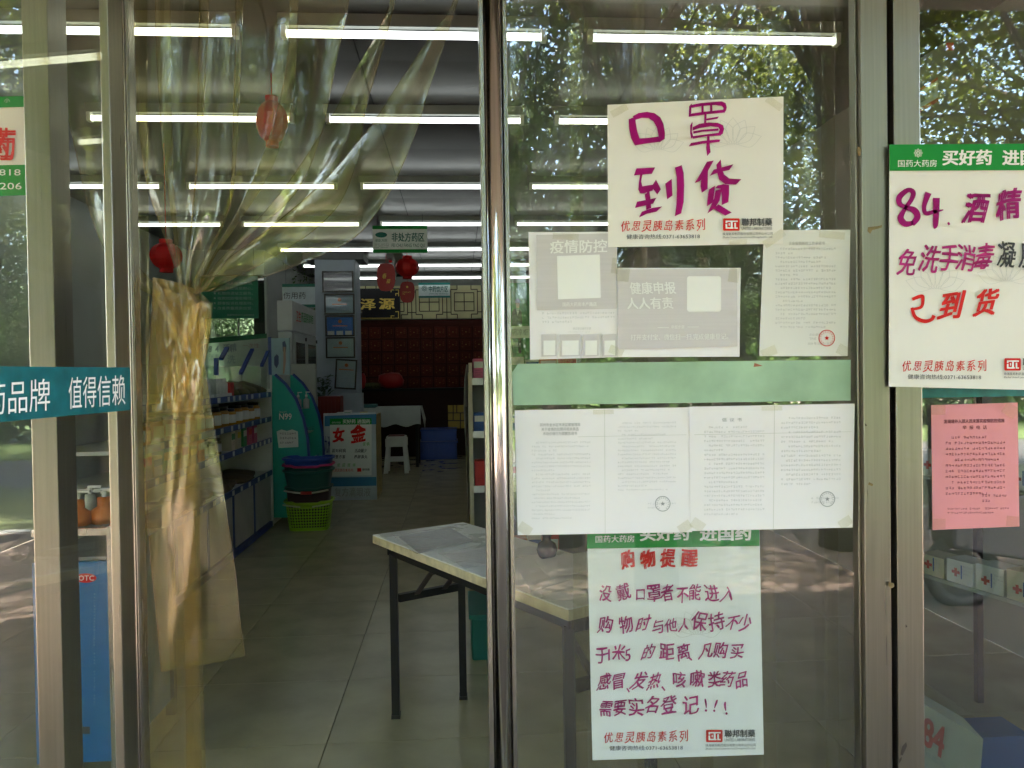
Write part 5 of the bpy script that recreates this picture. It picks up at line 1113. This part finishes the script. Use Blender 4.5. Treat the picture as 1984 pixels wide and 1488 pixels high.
# ---- cloth covered table at the back
zt_=11.6; x0,x1,z0,z1t=rectpx(690,790,815,824,zt_)
ta=thing('cloth_table','table at the back under a hanging white cloth','table',((x0+x1)/2,zt_-1.6,0)); Hc=z1t
obj('table_top',MB().box(x0+.02,x1-.02,zt_-1.88,zt_-1.3,Hc-.03,Hc-.003),dark_metal,ta)
for u in (x0+.06,x1-.06):
    for v in (zt_-1.84,zt_-1.34): obj('leg',MB().box(u-.02,u+.02,v-.02,v+.02,0,Hc-.0305),dark_metal,ta)
mb=MB(); n=26; pts=[]
for i in range(n+1):
    u=i/n; pts.append((x0+(x1-x0)*u, zt_-1.9+.018*math.sin(u*23)*.6))
vs=[(a_,zt_-1.3,Hc) for a_,_ in pts]+[(a_,zt_-1.9,Hc) for a_,_ in pts]+[(a_,b_-.012-.02*math.sin(i*1.9),Hc-.26-.02*math.sin(i*.7)) for i,(a_,b_) in enumerate(pts)]
fs=[(r_*(n+1)+i,r_*(n+1)+i+1,(r_+1)*(n+1)+i+1,(r_+1)*(n+1)+i) for r_ in range(2) for i in range(n)]
vs+= [(x1,zt_-1.9,Hc),(x1,zt_-1.3,Hc),(x1+.05,zt_-1.3,Hc-.2),(x1+.06,zt_-1.9,Hc-.32)]; k_=3*(n+1); fs.append((k_,k_+1,k_+2,k_+3))
tc_=single('tablecloth',mb.add(vs,fs),mat('white_cloth',(.46,.50,.46),.85,0,.08,5),'white cloth hanging over the table at the back','tablecloth',smooth=True)
c=PD(711,789,zt_); single('green_cushion',MB().box(c.x-.13,c.x+.13,zt_-1.85,zt_-1.6,Hc+.002,Hc+.05),mat('teal_pad',(.06,.20,.19),.7),'small teal pad on the cloth covered table','cushion',bev=.015)
# ---- red storage bins, white carton and plant near the column
x0,x1,z0,z1=rectpx(616,768,659,808,10.2); t=thing('red_bin','red ribbed bin standing before the column','bin',((x0+x1)/2,8.45,0)); obj('body',MB().box(x0,x1,8.3,8.6,0,z1),mat('bin_red',(.20,.012,.01),.5),t,bev=.01)
for k in range(6): obj('rib',MB().box(x0+(x1-x0)*(k+.5)/6-.01,x0+(x1-x0)*(k+.5)/6+.01,8.29,8.2995,.05,z1-.04),MATS['bin_red'],t)
x0,x1,z0,z1=rectpx(660,762,702,795,11.0); single('white_cabinet',MB().box(x0,x1,9.1,9.28,0,z1).box(x1-.10,x1-.04,9.09,9.0995,z1-.30,z1-.27),mat('dull_white_box',(.34,.40,.46),.5),'low white cabinet at the foot of the column','cabinet')
x0,x1,z0,z1=rectpx(566,705,612,770,8.85); single('white_board',MB().box(x0,x1,6.93,6.96,.0,z1),mat('pale_board',(.40,.42,.38),.6),'plain pale board standing against the medicine cooler','board')
# small leafy plant beside the column
c=PD(625,745,10.9); pl=thing('potted_plant','dark potted plant between the cooler and the column','plant',(c.x,9.0,0)); obj('pot',MB().lathe((c.x,9.0,0),[(.09,0),(.13,.9),(.14,.93)],14),mat('dark_pot',(.06,.05,.05),.6),pl,True)
mb=MB(); rr=random.Random(3)
for i in range(120):
    a=rr.uniform(0,6.28); r_=rr.uniform(0,.15); z=rr.uniform(.95,1.35); p=Vector((c.x+r_*math.cos(a),9.0+r_*math.sin(a),z)); d=Vector((math.cos(a),math.sin(a),rr.uniform(-.3,.8)))*.05; s=Vector((-math.sin(a),math.cos(a),rr.uniform(-.5,.5)))*.02
    mb.add([p-d,p+s,p+d,p-s],[(0,1,2,3)])
obj('foliage',mb,mat('dark_leaf',(.02,.06,.025),.5,trans=.3),pl)
# ---- window, posters and yard stand in for a wall mirror's view
bwn=thing('mirror_stand_in','wide window behind the shelf standing in for a mirror, open to an added yard','window',((XL+XN)/2,YW+.1,wy0-.35))
obj('pane',MB().box(XL+.12,XN,YW+.09,YW+.096,wy0-.35,2.72),clear('yard_dimming_glass',(.20,.25,.21),.05,0,.01,(.8,.85,.8),.5),bwn)  # dark tint added to dim the bright yard behind
for px in (399,463,516): q=PD(px,640,YW+1.99).x; obj('mullion',MB().box(q-.012,q+.012,YW+.07,YW+.0895,wy0-.34,2.71),mat('white_mullion',(.6,.66,.6),.5),bwn)
zz=YW+1.9+.03; 
po=thing('window_poster','row of white posters with a green head band on the mirror stand-in window','poster',(PD(450,720,zz).x,zz-1.9,PD(450,740,zz).z))
obj('sheet',MB().prism([PD(384,657,zz),PD(517,646,zz),PD(517,760,zz),PD(384,768,zz)],(0,.004,0)),mat('backlit_paper',(.66,.70,.66),.7,trans=.5),po)
mp=fmap(zz-1.903)
part_text(po,'green_band',mat('green_band_deep',(.004,.14,.05),.5),lambda mb:area(mb,[(384,657),(517,646),(517,655),(384,667)],mp))
part_text(po,'faint_lettering',mat('faint_blue',(.34,.38,.44),.7),lambda mb:[hand(mb,'84酒精',676,17,mp,-.06,.02,.04,41,411,452),text(mb,'消毒',405,686,424,700,mp),text(mb,'洗',440,688,456,704,mp)])
part_text(po,'faint_red_lettering',mat('faint_red',(.5,.34,.34),.7),lambda mb:text(mb,'一次性',470,665,502,674,mp))
# ---- right gondola behind the door stile
zg=5.0; gx0=PD(909,800,zg).x; gx1=PD(1150,800,zg).x; Yg=zg-1.9
gd=thing('shop_gondola','open goods shelf just right of the doorway behind the table','shelf',((gx0+gx1)/2,Yg+.2,0)); greym=mat('grey_shelf',(.40,.42,.40),.4)
obj('post',MB().box(gx0,gx0+.022,Yg,Yg+.03,0,PD(912,703,zg).z),mat('cream_post',(.50,.46,.36),.5),gd); obj('post',MB().box(gx0,gx0+.022,Yg+.37,Yg+.4,0,1.36),MATS['cream_post'],gd)
GLV=[PD(925,735,zg).z,PD(925,838,zg).z,PD(925,944,zg).z,.12]
for z in GLV: b_=obj('shelf_board',MB().box(gx0+.0225,gx1,Yg+.01,Yg+.4,z-.02,z),greym,gd); obj('front_lip',MB().box(gx0+.0225,gx1,Yg+.003,Yg+.0095,z-.035,z+.008),mat('silver_lip',(.5,.5,.48),.3,.6),b_)
obj('back_board',MB().box(gx0+.0225,gx1,Yg+.4005,Yg+.415,0,1.36),mat('dim_board',(.16,.17,.17),.6),gd)
mb=MB(); bpts=[(904,706),(900,740),(899,790),(902,850),(905,930),(907,1010)]; 
for (a,b) in zip(bpts,bpts[1:]): p0,p1=PD(*a,zg),PD(*b,zg); mb.add([p0,p1,(gx0-.001,Yg+.3,p1.z),(gx0-.001,Yg+.3,p0.z)],[(0,1,2,3)])
o_=obj('curled_side_card',mb,mat('curled_card',(.45,.44,.38),.6),gd,True); md=o_.modifiers.new('thick','SOLIDIFY'); md.thickness=.002
G2='goods on the gondola'
for li,(z,items) in enumerate(((GLV[0],[('pink','white',.13),('white','pink',.12),('green','white',.16),('white','blue',.12),('orange','white',.13),('white','red',.15)]),(GLV[1],[('blue','white',.12),('white','green',.14),('blue','white',.10),('cream','red',.14),('white','blue',.12)]),(GLV[2],[('red','red',.16),('red','orange',.16),('white','red',.14),('red','white',.16),('pink','red',.15)]),(.12,[('red','white',.2),('white','red',.22),('orange','white',.18),('white','blue',.2),('red','white',.2)]))):
    x=gx0+.03
    for i,(c1,c2,h) in enumerate(items):
        w_=.085+.02*((i*7+li)%3); carton(x+w_/2,Yg+.10,z,w_,.12,h,c1,c2,f'{c1} carton, {ORD[i]} from the left on the {["top","second","third","bottom"][li]} gondola shelf',G2); x+=w_+.006
# green standee behind the door glass
x0,x1,z0,z1=rectpx(987,548,1040,655,6.2); t=thing('green_standee','green advertising standee with a printed figure behind the door glass','sign',((x0+x1)/2,4.3,0)); obj('board',MB().box(x0,x1,4.3,4.32,0.0,z1),mat('standee_green',(.01,.24,.06),.5),t)
mp=fmap(4.297); part_text(t,'figure_print',mat('figure_dark',(.03,.04,.06),.6),lambda mb:[area(mb,[(992,605),(996,598),(1006,598),(1011,606),(1012,632),(991,632)],mp),area(mb,[(998,580),(1004,578),(1008,582),(1007,587),(998,587)],mp)])
part_text(t,'skin_print',MATS['skin_print'],lambda mb:area(mb,[(999,587),(1007,587),(1006,597),(1000,597)],mp)); part_text(t,'white_print',ink_white,lambda mb:[area(mb,[(1000,598),(1006,598),(1003,612)],mp),text(mb,'王刺客',989,568,1011,575,mp)] if False else area(mb,[(1000,598),(1006,598),(1003,612)],mp))
x0,x1,z0,z1=rectpx(988,632,1026,655,5.6); t=thing('cooler_sign','pale sign board reading cool cabinet behind the door glass','sign',((x0+x1)/2,3.7,z0)); obj('board',MB().box(x0,x1,3.7,3.715,z0,z1),signw,t); part_text(t,'grey_lettering',ink_mid,lambda mb:text(mb,'阴凉柜',991,637,1024,650,fmap(3.697),0,.0)); obj('stand',MB().box((x0+x1)/2-.01,(x0+x1)/2+.01,3.716,3.73,0,z1-.02),dark_metal,t)
# ---- blue display stand seen through the open leaf
zo=2.78; x0,x1,z0,z1=rectpx(138,1088,212,1442,zo); Yo=zo-1.9; bl=mat('otc_blue',(.008,.13,.36),.4)
od=thing('blue_display_stand','blue cardboard display stand with red OTC oval beside the curtain','display stand',((x0+x1)/2,Yo+.2,0)); zt2=PD(190,1020,zo).z
obj('front_panel',MB().box(x0-.12,x1,Yo,Yo+.012,.06,z1),bl,od); obj('corner_post',MB().box(x1+.0005,x1+.035,Yo-.004,Yo+.03,0,zt2),alu2,od); obj('side_panel',MB().box(x1+.008,x1+.02,Yo+.0305,Yo+.5,.06,z1+.02),bl,od); obj('corner_post',MB().box(x1+.0005,x1+.035,Yo+.5005,Yo+.53,0,zt2),alu2,od)
for z in (z1+.001,zt2-.02): obj('shelf',MB().box(x0-.12,x1,Yo+.0125,Yo+.5,z,z+.012),mat('dim_shelf',(.2,.2,.18),.4),od)
obj('top_rail',MB().box(x0-.12,x1,Yo-.002,Yo+.0120,zt2-.03,zt2-.006),alu2,od)
mp=fmap(Yo-.0025); mpb=fmap(Yo-.0035)
part_text(od,'red_oval',ink_red,lambda mb:area(mb,[(166+21*math.cos(k*.2618),1120+9*math.sin(k*.2618)) for k in range(24)],mp)); part_text(od,'oval_lettering',ink_white,lambda mb:text(mb,'OTC',152,1115,182,1125,mpb,0,.005))
part_text(od,'side_lettering',mat('pale_blue_print',(.3,.45,.55),.5),lambda mb:microtext(mb,181,1150,186,1370,mp,38,0,3,.5,cw=4)); part_text(od,'emblem',ink_dark,lambda mb:[area(mb,[(160,1408),(174,1408),(174,1422),(160,1422)],mp)])
def fmo(px,py): return PX(px,py,x1+.0215)
part_text(od,'side_emblem',mat('faded_red',(.35,.06,.05),.5),lambda mb:[area(mb,[(225,1098),(238,1092),(238,1116),(225,1122)],fmo)]); part_text(od,'gold_lettering',mat('tan_print',(.5,.38,.25),.5),lambda mb:text(mb,'小',0,0,0,0,fmo,quad=[(231,1215),(240,1210),(240,1248),(231,1252)]))
orange=mat('orange_plastic',(.62,.16,.01),.4)
for i,(px,dy,sc) in enumerate(((153,.08,.9),(203,.12,1.05),(176,.2,.8),(230,.3,.9))):
    c=PD(px,1020,zo+dy); r=.038*sc; zb_=zt2-.008; mt_=orange if i<2 else mat('pale_bottle',(.5,.52,.48),.4)
    t=thing('sanitiser_bottle',['orange pump bottle at the left edge of the blue stand','orange pump bottle at the corner of the blue stand','pale bottle between the two orange bottles','pale bottle at the right edge of the blue stand'][i],'bottle',(c.x,c.y,zb_),'bottles on the blue stand')
    obj('body',MB().lathe((c.x,c.y,zb_),[(r*1.1,0),(r*1.25,.02),(r*1.1,.045),(r*.55,.06),(r*.6,.062),(r*.55,.09)],16),mt_,t,True); obj('pump',MB().lathe((c.x,c.y,zb_+.0905),[(.008,0),(.008,.012),(.012,.013),(.012,.022)],10).box(c.x-.006,c.x+.04,c.y-.006,c.y+.006,zb_+.113,zb_+.121),white_plastic,t)
# ---- goods behind the right side window
x=jR1+.05
sw=thing('window_shelf','slanting glass shelf of cartons behind the right side window','shelf',(2.0,.7,0)); a0=PD(1775,1108,2.95); a1=PD(2050,1190,2.45); dirv=(a1-a0).normalized(); back=Vector((-dirv.y,dirv.x,0)).normalized()
if back.y<0: back=-back
def wsh(mb,p0,p1,dep,th): mb.add([p0,p1,p1+back*dep,p0+back*dep]+[q-Vector((0,0,th)) for q in (p0,p1,p1+back*dep,p0+back*dep)],[(0,1,2,3),(7,6,5,4),(0,4,5,1),(1,5,6,2),(2,6,7,3),(3,7,4,0)]); return mb
obj('shelf_board',wsh(MB(),a0,a1,.35,.012),greym,sw); dn=Vector((0,0,-.42)); obj('shelf_board',wsh(MB(),a0-dn*.9,a1-dn*.9,.35,.012),greym,sw)
for q in (a0,a1,a0+back*.35,a1+back*.35): obj('post',MB().bar(Vector((q.x,q.y,0)),Vector((q.x,q.y,1.75)),.025,.025),dark_metal,sw)
redc=mat('cross_red',(.55,.06,.03),.5)
for lvl,off in ((0,Vector((0,0,0))),(2,-dn*.9)):
    for i in range(5):
        c=a0+off+dirv*(.06+i*.115); h,w_=.075+.009*((i*5+lvl)%4),.052; t=thing('medicine_box',f'cross marked carton, {ORD[i]} from the left on the {["middle","lower","upper"][lvl]} window shelf','box',(c.x,c.y,c.z),'cross marked cartons in the window')
        obj('carton',MB().obox(c+Vector((0,0,h/2+.0005))+back*.06,dirv*w_,back*.05,(0,0,h/2)),BOXC['white' if (i+lvl)%3 else 'cream'],t)
        fm=lambda u,v:c+dirv*u+Vector((0,0,v))+back*.0085
        part_text(t,'red_cross',redc,lambda mb:[area(mb,[(-.030,.035),(.002,.035),(.002,.046),(-.030,.046)],fm),area(mb,[(-.0195,.025),(-.0085,.025),(-.0085,.056),(-.0195,.056)],lambda u,v:fm(u,v)-back*.0006)])
        part_text(t,'blue_bar',BOXC['blue'],lambda mb:area(mb,[(.006,.02),(.011,.02),(.011,.07),(.006,.07)],fm)); part_text(t,'print',ink_mid,lambda mb:microtext(mb,.016,.03,.048,.07,lambda u,v:fm(u,.1-v),3,0,i+1,.5))
cq=[PD(1766,1350,2.30),PD(1905,1432,2.14),PD(1880,1600,2.1),PD(1750,1530,2.28)]; cq[2]=cq[1]+cq[3]-cq[0]
t=thing('bleach_carton','white carton with a red number 84 at the foot of the right window','box',((cq[0].x+cq[1].x)/2,.35,0)); obj('carton',MB().prism(cq,(.06,.18,-.02)),mat('dull_carton',(.40,.40,.36),.5),t)
nq=(cq[1]-cq[0]).cross(cq[3]-cq[0]).normalized(); nq=nq if nq.y<0 else -nq
fm=lambda px,py:PPL(px,py,cq[0]+nq*.003,nq)
part_text(t,'red_number',mat('number_red',(.42,.05,.04),.5),lambda mb:text(mb,'84',0,0,0,0,fm,quad=[(1791,1388),(1832,1412),(1825,1470),(1787,1440)],bold=.02)); part_text(t,'print',ink_mid,lambda mb:text(mb,'消毒液',0,0,0,0,fm,quad=[(1790,1452),(1832,1478),(1832,1490),(1788,1464)]))
b0=PD(1905,1432,2.2); single('blue_carton',MB().box(b0.x-.03,b0.x+.16,.32,.45,0,PD(1900,1436,2.2).z),mat('dim_blue_carton',(.015,.06,.20),.5),'bright blue carton beside the bleach carton at the right window','box','cartons at the right window')
# stickers inside the right window
q=[PD(1768,180,1.935),PD(1817,149,1.935),PD(1819,196,1.935),PD(1768,226,1.935)]
t=thing('card_payment_sticker','tilted white and red insurance card sticker on the right side window','sticker',((q[0].x+q[1].x)/2,.035,q[3].z)); obj('board',MB().prism(q,(0,.003,0)),mat('sticker_white',(.55,.55,.50),.6),t); mp=fmap(.0325)
part_text(t,'red_bands',mat('sticker_red',(.40,.05,.02),.5),lambda mb:[area(mb,[(1768,180),(1817,149),(1817,155),(1768,186)],mp),area(mb,[(1768,218),(1819,188),(1819,196),(1768,226)],mp)]); part_text(t,'black_lettering',ink_dark,lambda mb:text(mb,'刷医保卡',0,0,0,0,fmap(.032),quad=[(1775,189),(1812,166),(1812,182),(1775,205)],bold=.0))
q=[PD(1834,83,1.93),PD(1848,82,1.93),PD(1848,97,1.93),PD(1834,98,1.93)]; single('red_sticker',MB().prism(q,(0,.002,0)),mat('bright_red_sticker',(.75,.01,.008),.5),'tiny bright red square sticker high on the right window','sticker')

# ---- parked scooter outside, mirrored in the right window
sc=thing('parked_scooter','dark electric scooter parked on the pavement, mirrored in the right window','scooter',(3.75,-2.9,GZ)); blk=mat('scooter_black',(.02,.02,.022),.3); ox,oy=3.75,-2.9
def sv(*p): return Vector((ox+p[0],oy+p[1],GZ+p[2]))
for u in (-.6,.6):
    w_=obj('wheel',MB().tube([sv(u+.20*math.cos(2*math.pi*k/20),0,.22+.20*math.sin(2*math.pi*k/20)) for k in range(21)],.045,8,False),rubber,sc,True); obj('hub',MB().tube([sv(u,-.03,.22),sv(u,.03,.22)],.12,14),mat('dark_hub',(.06,.06,.06),.5),w_)
obj('seat',MB().add([sv(*p) for p in ((-.75,-.13,.74),(-.05,-.10,.70),(-.05,.10,.70),(-.75,.13,.74),(-.78,-.12,.82),(-.05,-.11,.78),(-.05,.11,.78),(-.78,.12,.82))],[(0,1,2,3),(7,6,5,4),(0,4,5,1),(1,5,6,2),(2,6,7,3),(3,7,4,0)]),blk,sc,bev=.03)
obj('body',MB().prism([sv(-.72,-.12,.38),sv(-.1,-.12,.26),sv(.35,-.12,.22),(sv(.35,-.12,.30)),sv(-.02,-.12,.36),sv(-.06,-.12,.69),sv(-.75,-.12,.73)],(0,.24,0)),mat('scooter_grey',(.05,.05,.055),.25),sc,bev=.02)
obj('leg_shield',MB().prism([sv(.34,-.17,.24),sv(.42,-.17,.30),sv(.56,-.15,.90),sv(.50,-.15,.92)],(0,.34,0)),MATS['scooter_grey'],sc,bev=.02)
obj('handlebar',MB().tube([sv(.44,-.32,1.06),sv(.52,-.1,1.02),sv(.52,.1,1.02),sv(.44,.32,1.06)],.016,8).tube([sv(.53,0,.9),sv(.52,0,1.03)],.03,8),blk,sc,True)
for s in (-1,1): 
    mr=obj('mirror_stem',MB().tube([sv(.47,s*.24,1.05),sv(.45,s*.30,1.24)],.006,6),blk,sc); obj('mirror',MB().lathe(sv(.45,s*.30,1.25),[(.02,0),(.05,.03),(.05,.06),(.02,.08)],10),blk,mr,True)
obj('fork',MB().tube([sv(.6,-.06,.22),sv(.5,-.06,.6)],.02,6).tube([sv(.6,.06,.22),sv(.5,.06,.6)],.02,6),alu2,sc)
obj('stand',MB().tube([sv(-.1,-.05,.26),sv(-.18,-.2,0)],.012,6),alu2,sc)
